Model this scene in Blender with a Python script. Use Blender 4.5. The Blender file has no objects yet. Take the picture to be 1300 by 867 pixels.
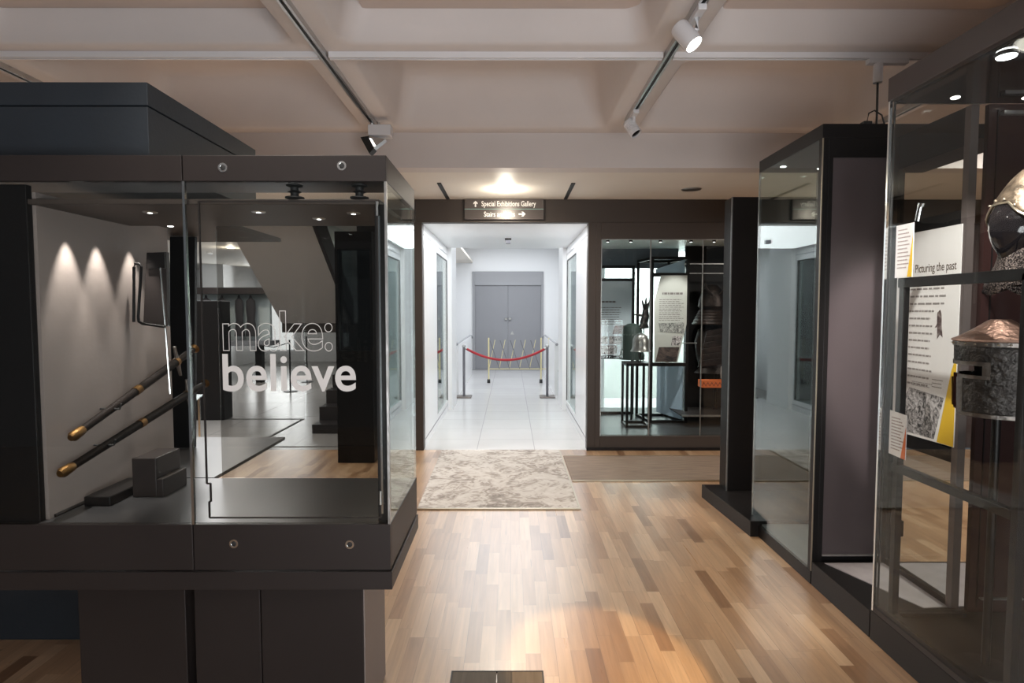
import bpy, bmesh, math, random
from mathutils import Vector, Matrix
random.seed(7)
R = math.radians
PI = math.pi
S = bpy.context.scene
COL = S.collection
# ---------------------------------------------------------------- camera
cam = bpy.data.cameras.new('camera'); co = bpy.data.objects.new('camera', cam); COL.objects.link(co)
co.location = (0, 0, 1.5); co.rotation_euler = (R(90-3.11), 0, R(-0.154))
cam.sensor_width = 36; cam.lens = 36*745/1300; cam.clip_start = 0.05; cam.clip_end = 100
S.camera = co
# ---------------------------------------------------------------- world, exposure, big lights
S.view_settings.view_transform = 'Standard'; S.view_settings.look = 'None'
S.view_settings.gamma = 1; S.view_settings.use_curve_mapping = False
S.view_settings.exposure = 0.0
W = bpy.data.worlds.new('world'); S.world = W; W.use_nodes = True
W.node_tree.nodes['Background'].inputs[0].default_value = (0.80, 0.84, 0.90, 1)
W.node_tree.nodes['Background'].inputs[1].default_value = 0.10

def area(name, loc, rot, sx, sy, power, col=(1, 1, 1), spread=180):
    l = bpy.data.lights.new(name, 'AREA'); l.shape = 'RECTANGLE'; l.size = sx; l.size_y = sy
    l.energy = power; l.color = col; l.spread = R(spread)
    o = bpy.data.objects.new(name, l); COL.objects.link(o); o.location = loc; o.rotation_euler = rot
    return o
def spot(name, loc, target, power, angle=60, blend=.5, col=(1, .9, .78), size=.03):
    l = bpy.data.lights.new(name, 'SPOT'); l.energy = power; l.spot_size = R(angle); l.spot_blend = blend
    l.color = col; l.shadow_soft_size = size
    o = bpy.data.objects.new(name, l); COL.objects.link(o); o.location = loc
    o.rotation_euler = (Vector(target)-Vector(loc)).to_track_quat('-Z', 'Y').to_euler()
    return o
area('corridor_light', (-.05, 7.45, 2.39), (0, 0, 0), 1.6, 2.3, 36, (.96, .98, 1))
area('lobby_light', (-.1, 11.8, 2.95), (0, 0, 0), 2.2, 3.6, 85, (.93, .96, 1))
area('added_ceiling_fill', (1.1, -2.0, .8), (R(140), 0, 0), 3.8, 1.4, 165, (.98, .98, 1))  # unseen upward lamp added behind the camera to brighten the ceiling, no window
area('gallery_light', (0, -.9, 2.9), (0, 0, 0), 3, 1.2, 10, (1, .93, .86))
area('side_gallery_light', (4.6, 3.6, 2.9), (0, 0, 0), 1.6, 1.6, 170, (1, .90, .82))
area('hall_entry_light', (-3.3, 5.75, 2.62), (0, 0, 0), 2.2, .8, 130, (1, .97, .94))
area('stair_hall_light', (-4.6, 9.5, 2.62), (0, 0, 0), 3.5, 4.5, 170, (.98, .97, 1))
area('vitrine_back_daylight', (2.1, 9.3, 2.4), (R(50), 0, 0), 2.4, 1.2, 150, (.90, .97, 1))
area('hall_window_daylight', (-6.2, 15.6, 1.6), (R(90), 0, R(180)), 1.6, 2.2, 60, (.92, .96, 1))

# ---------------------------------------------------------------- materials
MATS = {}
def nm(name):
    m = bpy.data.materials.new(name); m.use_nodes = True
    return m, m.node_tree, m.node_tree.nodes['Principled BSDF']
def mat(name, col, rough=.5, metal=0, bump=0, bscale=40, var=0, vscale=3, emit=None, es=1, spec=.5, coat=0):
    if name in MATS: return MATS[name]
    m, t, b = nm(name)
    b.inputs['Base Color'].default_value = (*col, 1); b.inputs['Roughness'].default_value = rough
    b.inputs['Metallic'].default_value = metal; b.inputs['Specular IOR Level'].default_value = spec
    b.inputs['Coat Weight'].default_value = coat
    N = t.nodes; L = t.links
    tc = N.new('ShaderNodeTexCoord')
    if var:
        n = N.new('ShaderNodeTexNoise'); n.inputs['Scale'].default_value = vscale; n.inputs['Detail'].default_value = 6
        L.new(tc.outputs['Object'], n.inputs['Vector'])
        r = N.new('ShaderNodeMapRange'); r.inputs[1].default_value = .3; r.inputs[2].default_value = .7
        r.inputs[3].default_value = 1-var; r.inputs[4].default_value = 1+var
        L.new(n.outputs['Fac'], r.inputs[0])
        v = N.new('ShaderNodeVectorMath'); v.operation = 'SCALE'; v.inputs[0].default_value = col
        L.new(r.outputs[0], v.inputs['Scale']); L.new(v.outputs[0], b.inputs['Base Color'])
    if bump:
        n = N.new('ShaderNodeTexNoise'); n.inputs['Scale'].default_value = bscale; n.inputs['Detail'].default_value = 4
        L.new(tc.outputs['Object'], n.inputs['Vector'])
        bp = N.new('ShaderNodeBump'); bp.inputs['Strength'].default_value = bump; bp.inputs['Distance'].default_value = .01
        L.new(n.outputs['Fac'], bp.inputs['Height']); L.new(bp.outputs[0], b.inputs['Normal'])
    if emit:
        b.inputs['Emission Color'].default_value = (*emit, 1); b.inputs['Emission Strength'].default_value = es
    MATS[name] = m; return m

def glass(name, tint=(.94, .96, .955), refl=1.0, f0=.022, rough=0.0):
    m = bpy.data.materials.new(name); m.use_nodes = True; t = m.node_tree; N = t.nodes; L = t.links
    N.remove(N['Principled BSDF']); out = N['Material Output']
    lw = N.new('ShaderNodeLayerWeight'); lw.inputs['Blend'].default_value = .5
    pw = N.new('ShaderNodeMath'); pw.operation = 'POWER'; pw.inputs[1].default_value = 4.2
    L.new(lw.outputs['Facing'], pw.inputs[0])
    mr = N.new('ShaderNodeMapRange'); mr.inputs[3].default_value = f0; mr.inputs[4].default_value = refl
    L.new(pw.outputs[0], mr.inputs[0])
    tr = N.new('ShaderNodeBsdfTransparent'); tr.inputs[0].default_value = (*tint, 1)
    gl = N.new('ShaderNodeBsdfGlossy'); gl.inputs['Roughness'].default_value = rough; gl.inputs[0].default_value = (.96, 1, .99, 1)
    mx = N.new('ShaderNodeMixShader'); L.new(mr.outputs[0], mx.inputs[0]); L.new(tr.outputs[0], mx.inputs[1]); L.new(gl.outputs[0], mx.inputs[2])
    L.new(mx.outputs[0], out.inputs[0]); MATS[name] = m; return m

G = glass('case glass')
GG = glass('green tinted glass', (.89, .945, .935), .95, .05)
GA = glass('antireflective glass', (.95, .96, .955), .8, .010)
GB = glass('grey tinted glass', (.66, .65, .635), .9, .02)
GM = glass('mirror coated glass', (.55, .56, .56), .9, .30)
GS = glass('smoked glass', (.30, .33, .34), .9, .05)
black = mat('black metal', (.010, .009, .009), .36, 0, .05, 300, spec=.22)
char = mat('charcoal metal', (.026, .021, .020), .42, 0, .04, 300, .12, 2, spec=.3)
bronze = mat('dark bronze frame', (.055, .044, .038), .45, 0, .03, 300, spec=.3)
bluebk = mat('blue black board', (.016, .022, .029), .62, 0, .08, 60, .12, 4)
deckm = mat('satin grey deck', (.040, .040, .042), .28, 0, 0, 200, .1, 4, spec=.35)
purple = mat('aubergine satin panel', (.075, .060, .063), .35, 0, .02, 200, .05, 2)
steel = mat('brushed steel', (.55, .55, .55), .28, 1)
polish = mat('polished edge', (.75, .78, .78), .15, 1)
whitep = mat('white paint', (.86, .87, .88), .32, 0, .02, 60)
whitew = mat('white lacquer wall', (.84, .85, .87), .16, 0, .01, 60)
offw = mat('soffit paint', (.78, .73, .66), .55, 0, .04, 60, .03, 1.5)
taupe = mat('taupe painted board', (.26, .222, .205), .5, 0, .05, 40, .06, 2)
ceilm = mat('painted coffer plaster', (.66, .615, .595), .6, 0, .10, 30, .05, 1.2)
panelc = mat('inset ceiling board', (.60, .52, .48), .7, 0, .05, 60, .03, 2)
trackm = mat('white track metal', (.78, .77, .78), .35, .1)
trackd = mat('dark track slot', (.03, .03, .03), .5)
lampw = mat('white lamp housing', (.72, .72, .74), .35)
doorg = mat('grey door paint', (.27, .275, .295), .45, 0, .02, 60)
doorf = mat('grey door frame paint', (.33, .335, .355), .45)
concrete = mat('pale concrete', (.62, .66, .62), .8, 0, .2, 20, .10, 2.5)
paper = mat('matt white panel print', (.82, .79, .78), .55, 0, 0, 40, .02, 3)
paperb = mat('blue grey panel print', (.58, .66, .71), .5)
papers = mat('sand grey panel print', (.42, .43, .40), .5)
ink = mat('grey ink', (.16, .14, .14), .7)
vinyl = mat('frosted white vinyl', (.60, .59, .58), .7)
yellow = mat('amber print', (.80, .50, .03), .55)
orange = mat('orange print', (.70, .16, .04), .55)
red = mat('red rope', (.42, .02, .03), .6, 0, .5, 200)
brass = mat('aged brass', (.17, .095, .035), .5, 1, .2, 90, .2, 30)
leather = mat('black scabbard leather', (.008, .005, .004), .6, 0, .2, 90, spec=.12)
gloss = mat('gloss black form', (.008, .007, .008), .08, 0, 0, coat=.5)
ironm = mat('hammered black iron', (.060, .055, .052), .34, .85, .9, 55, .35, 25)
irons = mat('worn iron strap', (.20, .18, .165), .38, .9, .4, 60, .2, 30)
copper = mat('browned steel crown', (.42, .27, .21), .42, .85, .6, 60, .25, 30)
gilt = mat('tarnished gilt steel', (.20, .155, .11), .42, .8, .5, 35, .8, 24)
rim = mat('gilt rim', (.50, .44, .34), .3, .9)
silver = mat('dull silver steel', (.42, .42, .41), .3, .9, .1, 60, .15, 20)
greenbk = mat('dark green felt', (.02, .035, .03), .7)
rubber = mat('black rubber', (.012, .012, .012), .6)
darkf = mat('dark cloth', (.020, .018, .020), .8, 0, .5, 40, .3, 10)
bluepan = mat('pale blue board', (.50, .64, .76), .45)
yelrod = mat('pale yellow rod', (.70, .62, .34), .5)
greyrod = mat('slim grey rod', (.16, .16, .18), .4)
lit = mat('lamp lens', (1, 1, 1), .3, emit=(1, .93, .80), es=14)
litc = mat('cool lamp lens', (1, 1, 1), .3, emit=(.95, 1, .96), es=12)
lits = mat('tiny lamp lens', (1, 1, 1), .3, emit=(1, .97, .92), es=5)
winlit = mat('daylit frosted window', (.9, .92, .95), .4, emit=(.93, .97, 1), es=1.4)

def mail_mat():
    m, t, b = nm('riveted mail'); N = t.nodes; L = t.links
    tc = N.new('ShaderNodeTexCoord'); v = N.new('ShaderNodeTexVoronoi'); v.inputs['Scale'].default_value = 210
    L.new(tc.outputs['Object'], v.inputs['Vector'])
    r = N.new('ShaderNodeValToRGB'); r.color_ramp.elements[0].color = (.34, .28, .25, 1); r.color_ramp.elements[1].color = (.02, .015, .015, 1)
    r.color_ramp.elements[0].position = .25; r.color_ramp.elements[1].position = .6
    L.new(v.outputs['Distance'], r.inputs[0]); L.new(r.outputs[0], b.inputs['Base Color'])
    bp = N.new('ShaderNodeBump'); bp.inputs['Strength'].default_value = .8; bp.invert = True; bp.inputs['Distance'].default_value = .004
    L.new(v.outputs['Distance'], bp.inputs['Height']); L.new(bp.outputs[0], b.inputs['Normal'])
    b.inputs['Metallic'].default_value = .6; b.inputs['Roughness'].default_value = .4
    return m
mail = mail_mat()

def photo_mat(name, sc, lo=(.02, .018, .018), hi=(.62, .58, .58), dist=1.5):
    m, t, b = nm(name); N = t.nodes; L = t.links
    tc = N.new('ShaderNodeTexCoord'); n = N.new('ShaderNodeTexNoise'); n.inputs['Scale'].default_value = sc
    n.inputs['Detail'].default_value = 8; n.inputs['Distortion'].default_value = dist; n.inputs['Roughness'].default_value = .65
    L.new(tc.outputs['Object'], n.inputs['Vector'])
    r = N.new('ShaderNodeValToRGB'); r.color_ramp.elements[0].color = (*lo, 1); r.color_ramp.elements[1].color = (*hi, 1)
    r.color_ramp.elements[0].position = .40; r.color_ramp.elements[1].position = .62
    L.new(n.outputs['Fac'], r.inputs[0]); L.new(r.outputs[0], b.inputs['Base Color']); b.inputs['Roughness'].default_value = .5
    return m
photo = photo_mat('black and white print', 26)
photos = photo_mat('small black and white print', 30)
photod = photo_mat('dark armour print', 5, (.008, .007, .008), (.10, .07, .06), 2.5)

def wood_mat(name='beech strip floor', w=.066, L0=.42, cols=None, rough=.26, dark=1.0):
    m, t, b = nm(name); N = t.nodes; L = t.links
    g = N.new('ShaderNodeNewGeometry'); sp = N.new('ShaderNodeSeparateXYZ'); L.new(g.outputs['Position'], sp.inputs[0])
    def M(op, a, bb=None, c=None):
        n = N.new('ShaderNodeMath'); n.operation = op
        for i, v in enumerate((a, bb, c)):
            if v is None: continue
            if isinstance(v, (int, float)): n.inputs[i].default_value = v
            else: L.new(v, n.inputs[i])
        return n.outputs[0]
    xs = M('DIVIDE', sp.outputs[0], w); row = M('FLOOR', xs); fx = M('FRACT', xs)
    wn = N.new('ShaderNodeTexWhiteNoise'); wn.noise_dimensions = '1D'; L.new(row, wn.inputs['W'])
    ys = M('ADD', M('DIVIDE', sp.outputs[1], L0), M('MULTIPLY', wn.outputs['Value'], 7.3))
    # irregular block lengths
    blk = M('FLOOR', ys); fy = M('FRACT', ys)
    cb = N.new('ShaderNodeCombineXYZ'); L.new(row, cb.inputs[0]); L.new(blk, cb.inputs[1])
    w2 = N.new('ShaderNodeTexWhiteNoise'); w2.noise_dimensions = '3D'; L.new(cb.outputs[0], w2.inputs['Vector'])
    rp = N.new('ShaderNodeValToRGB'); cr = rp.color_ramp
    cs = cols or [(0, (.22, .115, .055)), (.10, (.33, .19, .10)), (.45, (.42, .26, .145)), (.8, (.48, .31, .18)), (1, (.55, .375, .23))]
    cr.elements[0].position = cs[0][0]; cr.elements[0].color = (*cs[0][1], 1); cr.elements[1].position = cs[-1][0]; cr.elements[1].color = (*cs[-1][1], 1)
    for p_, c_ in cs[1:-1]:
        e = cr.elements.new(p_); e.color = (*c_, 1)
    L.new(w2.outputs['Value'], rp.inputs[0])
    mp = N.new('ShaderNodeMapping'); mp.inputs['Scale'].default_value = (26, 1.6, 1)
    ad = N.new('ShaderNodeVectorMath'); ad.operation = 'ADD'; L.new(g.outputs['Position'], ad.inputs[0])
    sc = N.new('ShaderNodeVectorMath'); sc.operation = 'SCALE'; sc.inputs['Scale'].default_value = 9; L.new(w2.outputs['Color'], sc.inputs[0]); L.new(sc.outputs[0], ad.inputs[1])
    L.new(ad.outputs[0], mp.inputs[0])
    ns = N.new('ShaderNodeTexNoise'); ns.inputs['Scale'].default_value = 1.6; ns.inputs['Detail'].default_value = 6; ns.inputs['Distortion'].default_value = .9
    L.new(mp.outputs[0], ns.inputs['Vector'])
    gr = N.new('ShaderNodeMapRange'); gr.inputs[1].default_value = .3; gr.inputs[2].default_value = .75; gr.inputs[3].default_value = 1.12; gr.inputs[4].default_value = .80
    L.new(ns.outputs['Fac'], gr.inputs[0])
    # knots and mineral streaks
    kn = N.new('ShaderNodeTexNoise'); kn.inputs['Scale'].default_value = 2.2; kn.inputs['Detail'].default_value = 3; L.new(mp.outputs[0], kn.inputs['Vector'])
    kr = N.new('ShaderNodeMapRange'); kr.inputs[1].default_value = .70; kr.inputs[2].default_value = .78; kr.inputs[3].default_value = 1; kr.inputs[4].default_value = .62; L.new(kn.outputs['Fac'], kr.inputs[0])
    ex = M('MULTIPLY', M('GREATER_THAN', fx, .018), M('GREATER_THAN', fy, .004))
    x3 = M('GREATER_THAN', M('FRACT', M('DIVIDE', sp.outputs[0], w*3)), .010)
    sm = M('MULTIPLY_ADD', M('MULTIPLY', ex, x3), .30, .70)
    sm2 = M('MULTIPLY_ADD', x3, .25, .75)
    k = M('MULTIPLY', M('MULTIPLY', gr.outputs[0], kr.outputs[0]), M('MULTIPLY', sm, sm2)); k = M('MULTIPLY', k, dark)
    v = N.new('ShaderNodeVectorMath'); v.operation = 'SCALE'; L.new(rp.outputs[0], v.inputs[0]); L.new(k, v.inputs['Scale']); L.new(v.outputs[0], b.inputs['Base Color'])
    rr = N.new('ShaderNodeMapRange'); rr.inputs[3].default_value = rough-.02; rr.inputs[4].default_value = rough+.1; L.new(ns.outputs['Fac'], rr.inputs[0]); L.new(rr.outputs[0], b.inputs['Roughness'])
    b.inputs['Specular IOR Level'].default_value = .8; b.inputs['Coat Weight'].default_value = .7; b.inputs['Coat Roughness'].default_value = .30; b.inputs['Coat IOR'].default_value = 1.6
    bp = N.new('ShaderNodeBump'); bp.inputs['Strength'].default_value = .12; bp.inputs['Distance'].default_value = .002; L.new(sm, bp.inputs['Height']); L.new(bp.outputs[0], b.inputs['Normal'])
    return m
woodf = wood_mat()
def tile_mat(name, col, joint, sx, sy, ox, oy, rough):
    m, t, b = nm(name); N = t.nodes; L = t.links
    g = N.new('ShaderNodeNewGeometry'); mp = N.new('ShaderNodeMapping'); mp.inputs['Location'].default_value = (ox, oy, 0); L.new(g.outputs['Position'], mp.inputs[0])
    br = N.new('ShaderNodeTexBrick'); br.offset = 0; br.inputs['Scale'].default_value = 1; br.inputs['Brick Width'].default_value = sx; br.inputs['Row Height'].default_value = sy
    br.inputs['Mortar Size'].default_value = .004; br.inputs['Color1'].default_value = (*col, 1); br.inputs['Color2'].default_value = (*[c*.96 for c in col], 1); br.inputs['Mortar'].default_value = (*joint, 1)
    L.new(mp.outputs[0], br.inputs['Vector']); n = N.new('ShaderNodeTexNoise'); n.inputs['Scale'].default_value = 1.5; n.inputs['Detail'].default_value = 8; L.new(g.outputs['Position'], n.inputs['Vector'])
    r = N.new('ShaderNodeMapRange'); r.inputs[3].default_value = .9; r.inputs[4].default_value = 1.08; L.new(n.outputs['Fac'], r.inputs[0])
    v = N.new('ShaderNodeVectorMath'); v.operation = 'SCALE'; L.new(br.outputs['Color'], v.inputs[0]); L.new(r.outputs[0], v.inputs['Scale']); L.new(v.outputs[0], b.inputs['Base Color'])
    b.inputs['Roughness'].default_value = rough
    return m
tilew = tile_mat('white stone tile', (.66, .66, .66), (.45, .45, .46), .62, .62, .36, .1, .2)
tileg = tile_mat('grey stone tile', (.30, .29, .28), (.16, .16, .16), 1.2, 1.2, 0, .2, .22)

def rug_mat():
    m, t, b = nm('swirled grey rug pile'); N = t.nodes; L = t.links
    tc = N.new('ShaderNodeTexCoord')
    n1 = N.new('ShaderNodeTexNoise'); n1.inputs['Scale'].default_value = 2.3; n1.inputs['Detail'].default_value = 3; n1.inputs['Distortion'].default_value = 2.6
    n2 = N.new('ShaderNodeTexNoise'); n2.inputs['Scale'].default_value = 8; n2.inputs['Detail'].default_value = 8; n2.inputs['Distortion'].default_value = 3.2
    n3 = N.new('ShaderNodeTexNoise'); n3.inputs['Scale'].default_value = 260
    for n in (n1, n2, n3): L.new(tc.outputs['Object'], n.inputs['Vector'])
    mx = N.new('ShaderNodeMix'); mx.inputs[0].default_value = .5; L.new(n1.outputs['Fac'], mx.inputs[2]); L.new(n2.outputs['Fac'], mx.inputs[3])
    r = N.new('ShaderNodeValToRGB'); cr = r.color_ramp; cr.elements[0].position = .36; cr.elements[0].color = (.22, .19, .165, 1); cr.elements[1].position = .64; cr.elements[1].color = (.58, .545, .51, 1)
    e = cr.elements.new(.47); e.color = (.38, .335, .30, 1); e = cr.elements.new(.52); e.color = (.52, .48, .44, 1)
    L.new(mx.outputs[0], r.inputs[0]); L.new(r.outputs[0], b.inputs['Base Color']); b.inputs['Roughness'].default_value = .75
    bp = N.new('ShaderNodeBump'); bp.inputs['Strength'].default_value = .5; bp.inputs['Distance'].default_value = .004; L.new(n3.outputs['Fac'], bp.inputs['Height']); L.new(bp.outputs[0], b.inputs['Normal'])
    return m
rugm = rug_mat()
def mat_runner():
    m, t, b = nm('brown ribbed mat'); N = t.nodes; L = t.links
    tc = N.new('ShaderNodeTexCoord'); mp = N.new('ShaderNodeMapping'); mp.inputs['Scale'].default_value = (2, 40, 1); L.new(tc.outputs['Object'], mp.inputs[0])
    n = N.new('ShaderNodeTexNoise'); n.inputs['Scale'].default_value = 2; n.inputs['Detail'].default_value = 6; L.new(mp.outputs[0], n.inputs['Vector'])
    r = N.new('ShaderNodeValToRGB'); r.color_ramp.elements[0].color = (.14, .095, .065, 1); r.color_ramp.elements[1].color = (.30, .22, .16, 1); r.color_ramp.elements[0].position = .3; r.color_ramp.elements[1].position = .7
    L.new(n.outputs['Fac'], r.inputs[0]); L.new(r.outputs[0], b.inputs['Base Color']); b.inputs['Roughness'].default_value = .6
    return m
runner = mat_runner()

# ---------------------------------------------------------------- mesh helpers
class MB:
    def __init__(s): s.bm = bmesh.new()
    def box(s, x0, x1, y0, y1, z0, z1):
        v = [s.bm.verts.new((x, y, z)) for z in (z0, z1) for y in (y0, y1) for x in (x0, x1)]
        for f in ((0, 2, 3, 1), (4, 5, 7, 6), (0, 1, 5, 4), (2, 6, 7, 3), (0, 4, 6, 2), (1, 3, 7, 5)): s.bm.faces.new([v[i] for i in f])
        return s
    def bar(s, a, b, w, h, up=(0, 0, 1)):
        a = Vector(a); b = Vector(b); d = (b-a).normalized(); up = Vector(up)
        if abs(d.dot(up)) > .98: up = Vector((0, 1, 0))
        x = d.cross(up).normalized()*w/2; y = x.cross(d).normalized()*h/2
        v = [s.bm.verts.new(p+q) for p in (a, b) for q in (-x-y, x-y, x+y, -x+y)]
        for f in ((0, 1, 2, 3), (7, 6, 5, 4), (0, 4, 5, 1), (1, 5, 6, 2), (2, 6, 7, 3), (3, 7, 4, 0)): s.bm.faces.new([v[i] for i in f])
        return s
    def tube(s, pts, r, n=10, closed=False, caps=True):
        pts = [Vector(p) for p in pts]; rs = r if isinstance(r, (list, tuple)) else [r]*len(pts)
        rings = []; up = Vector((0, 0, 1)); m = len(pts)
        for i, p in enumerate(pts):
            a = pts[(i-1) % m] if (closed or i) else p; b = pts[(i+1) % m] if (closed or i < m-1) else p
            d = (b-a).normalized()
            u = up if abs(d.dot(up)) < .95 else Vector((1, 0, 0))
            x = d.cross(u).normalized(); y = x.cross(d)
            rings.append([s.bm.verts.new(p+rs[i]*(math.cos(2*PI*k/n)*x+math.sin(2*PI*k/n)*y)) for k in range(n)])
        for i in range(m if closed else m-1):
            A = rings[i]; B = rings[(i+1) % m]
            for k in range(n): s.bm.faces.new((A[k], A[(k+1) % n], B[(k+1) % n], B[k]))
        if not closed and caps:
            s.bm.faces.new(rings[0][::-1]); s.bm.faces.new(rings[-1])
        return s
    def lathe(s, prof, c=(0, 0, 0), n=32, sx=1, sy=1, rot=None):
        rings = []; c = Vector(c)
        for r_, z in prof:
            ring = []
            for k in range(n):
                a = 2*PI*k/n; v = Vector((r_*math.cos(a)*sx, r_*math.sin(a)*sy, z))
                if rot: v = rot @ v
                ring.append(s.bm.verts.new(c+v))
            rings.append(ring)
        for A, B in zip(rings, rings[1:]):
            for k in range(n): s.bm.faces.new((A[k], A[(k+1) % n], B[(k+1) % n], B[k]))
        s.bm.faces.new(rings[0][::-1]); s.bm.faces.new(rings[-1])
        return s
    def prism(s, pts, d):
        d = Vector(d); a = [s.bm.verts.new(p) for p in pts]; b = [s.bm.verts.new(Vector(p)+d) for p in pts]; n = len(pts)
        s.bm.faces.new(a[::-1]); s.bm.faces.new(b)
        for i in range(n): s.bm.faces.new((a[i], a[(i+1) % n], b[(i+1) % n], b[i]))
        return s
    def build(s, name, m, parent=None, smooth=False, bevel=0, sub=0):
        bmesh.ops.recalc_face_normals(s.bm, faces=s.bm.faces)
        me = bpy.data.meshes.new(name); s.bm.to_mesh(me); s.bm.free()
        me.materials.append(m); o = bpy.data.objects.new(name, me); COL.objects.link(o)
        if smooth:
            for p in me.polygons: p.use_smooth = True
            me.set_sharp_from_angle(angle=R(40))
        if bevel:
            b = o.modifiers.new('bevel', 'BEVEL'); b.width = bevel; b.segments = 2; b.limit_method = 'ANGLE'
        if sub:
            b = o.modifiers.new('sub', 'SUBSURF'); b.levels = sub; b.render_levels = sub
        if parent:
            o.parent = parent; o.matrix_parent_inverse = Matrix.Translation(-Vector(parent.location))
        return o
def B(x0, x1, y0, y1, z0, z1): return MB().box(x0, x1, y0, y1, z0, z1)
def tag(o, label=None, cat=None, group=None, kind=None):
    if label: o['label'] = label
    if cat: o['category'] = cat
    if group: o['group'] = group
    if kind: o['kind'] = kind
    return o
def thing(name, loc, label, cat, group=None):
    o = bpy.data.objects.new(name, None); COL.objects.link(o); o.location = loc; o.empty_display_size = .05
    return tag(o, label, cat, group)
def struct(name, mb, m, parent=None, **k):
    o = mb.build(name, m, parent, **k)
    if not parent: o['kind'] = 'structure'
    return o
def copy_tree(o, loc, label, group=None):
    c = o.copy(); COL.objects.link(c); c.location = loc; c['label'] = label
    if group: c['group'] = group
    for ch in list(o.children):
        d = ch.copy(); COL.objects.link(d); d.parent = c
        for g in list(ch.children):
            e = g.copy(); COL.objects.link(e); e.parent = d
    return c
def text(name, body, loc, rot, size, m, parent=None, off=0, outline=0, width=None, height=None, extrude=.0006, align='LEFT', space=1):
    cu = bpy.data.curves.new(name, 'FONT'); cu.body = body; cu.size = size; cu.align_x = align; cu.offset = off; cu.space_character = space
    cu.resolution_u = 6
    if outline: cu.fill_mode = 'NONE'; cu.bevel_depth = outline; cu.bevel_resolution = 1
    else: cu.extrude = extrude
    t = bpy.data.objects.new(name, cu); COL.objects.link(t)
    bpy.context.view_layer.update()
    me = bpy.data.meshes.new_from_object(t.evaluated_get(bpy.context.evaluated_depsgraph_get()))
    COL.objects.unlink(t); bpy.data.objects.remove(t)
    xs = [v.co.x for v in me.vertices]
    if width:
        k = width/(max(xs)-min(xs)); x0 = min(xs)
        for v in me.vertices: v.co.x = (v.co.x-(x0 if align == 'LEFT' else 0))*k
    if height:
        k = height/max(v.co.y for v in me.vertices)
        for v in me.vertices: v.co.y *= k
    me.transform(Matrix.Translation(loc) @ rot.to_matrix().to_4x4())
    me.materials.clear(); me.materials.append(m)
    o = bpy.data.objects.new(name, me); COL.objects.link(o)
    if parent:
        o.parent = parent; o.matrix_parent_inverse = Matrix.Translation(-Vector(parent.location))
    return o
from mathutils import Euler
FRONT = Euler((R(90), 0, 0))          # faces the camera (-Y)
LEFTF = Euler((R(90), 0, R(-90)))     # faces -X, reads towards the camera
CORR = (-.05,)

# ---------------------------------------------------------------- setting: floors
struct('floor_gallery', B(-8, 6.6, -2.6, 6.22, -.10, 0), woodf)
struct('floor_corridor', B(-.98, 3.4, 6.22, 15.2, -.10, 0), tilew)
struct('floor_hall', B(-11, -.98, 6.22, 17, -.10, 0), tileg)
struct('trim_1', MB().box(-5, -2.83, 6.35, 6.385, 0, .004).box(-2.86, -2.825, 6.385, 7.97, 0, .004).box(-6, -2.83, 7.97, 8.005, 0, .004).box(-2.825, -1.9, 6.35, 6.37, 0, .004), rubber)
# ceiling: coffers
def coffers():
    bm = bmesh.new(); zr = 2.93; n = 7
    def loop(cx, cy, hx, hy, r, z):
        pts = []
        for qx, qy, a0 in ((1, 1, 0), (-1, 1, 90), (-1, -1, 180), (1, -1, 270)):
            for k in range(n):
                a = R(a0+90*k/(n-1)); pts.append((cx+qx*(hx-r)+r*math.cos(a), cy+qy*(hy-r)+r*math.sin(a), z))
        return pts
    def cell(x0, x1, y0, y1):
        cx = (x0+x1)/2; cy = (y0+y1)/2; hx = (x1-x0)/2; hy = (y1-y0)/2
        out = []
        for p in loop(cx, cy, hx, hy, .001, zr):
            out.append(p)
        L = [out, loop(cx, cy, hx-.115, hy-.085, .09, zr), loop(cx, cy, hx-.135, hy-.105, .10, zr+.02), loop(cx, cy, hx-.17, hy-.13, .12, zr+.12),
             loop(cx, cy, hx-.22, hy-.17, .15, zr+.36), loop(cx, cy, hx-.28, hy-.23, .15, zr+.42)]
        V = [[bm.verts.new(p) for p in l] for l in L]
        for a, b in zip(V, V[1:]):
            for k in range(len(a)):
                bm.faces.new((a[k], a[(k+1) % len(a)], b[(k+1) % len(a)], b[k]))
        bm.faces.new(V[-1])
    xs = [-.08+1.92*(k-.5) for k in range(-3, 4)]
    ys = [-2.4, -.48, 1.44, 3.36, 4.84]
    for i in range(len(xs)-1):
        for j in range(len(ys)-1): cell(xs[i], xs[i+1], ys[j], ys[j+1])
    me = bpy.data.meshes.new('ceiling'); bmesh.ops.recalc_face_normals(bm, faces=bm.faces); bm.to_mesh(me); bm.free()
    for p in me.polygons: p.use_smooth = True
    me.set_sharp_from_angle(angle=R(50))
    me.materials.append(ceilm); o = bpy.data.objects.new('ceiling', me); COL.objects.link(o); o['kind'] = 'structure'
    return xs
RX = coffers()
struct('ceiling_slab', B(-6, 6.6, -2.6, 5, 3.40, 3.5), ceilm)
for i, cxx in enumerate([-1.98, -.055, 1.865]):
    p = tag(B(cxx-.735, cxx+.735, 1.75, 3.22, 3.10, 3.14).build('ceiling_panel', panelc, bevel=.006),
            ['pinkish grey board hung inside the front left ceiling coffer', 'pinkish grey board hung inside the front middle ceiling coffer', 'pinkish grey board hung inside the front right ceiling coffer'][i], 'ceiling panel', 'boards in the front coffers')
    MB().box(cxx-.6, cxx-.56, 2.3, 2.34, 3.14, 3.345).box(cxx+.56, cxx+.6, 2.3, 2.34, 3.14, 3.345).build('hanger', trackd, p)
struct('ceiling_beam', B(-11, 6.6, 4.84, 5.0, 2.65, 2.93), ceilm)
struct('ceiling_upper', B(-11, 6.6, 4.84, 6.3, 2.93, 3.0), ceilm)
struct('ceiling_soffit', B(-11, 6.6, 5.0, 6.3, 2.65, 2.70), offw)
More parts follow.
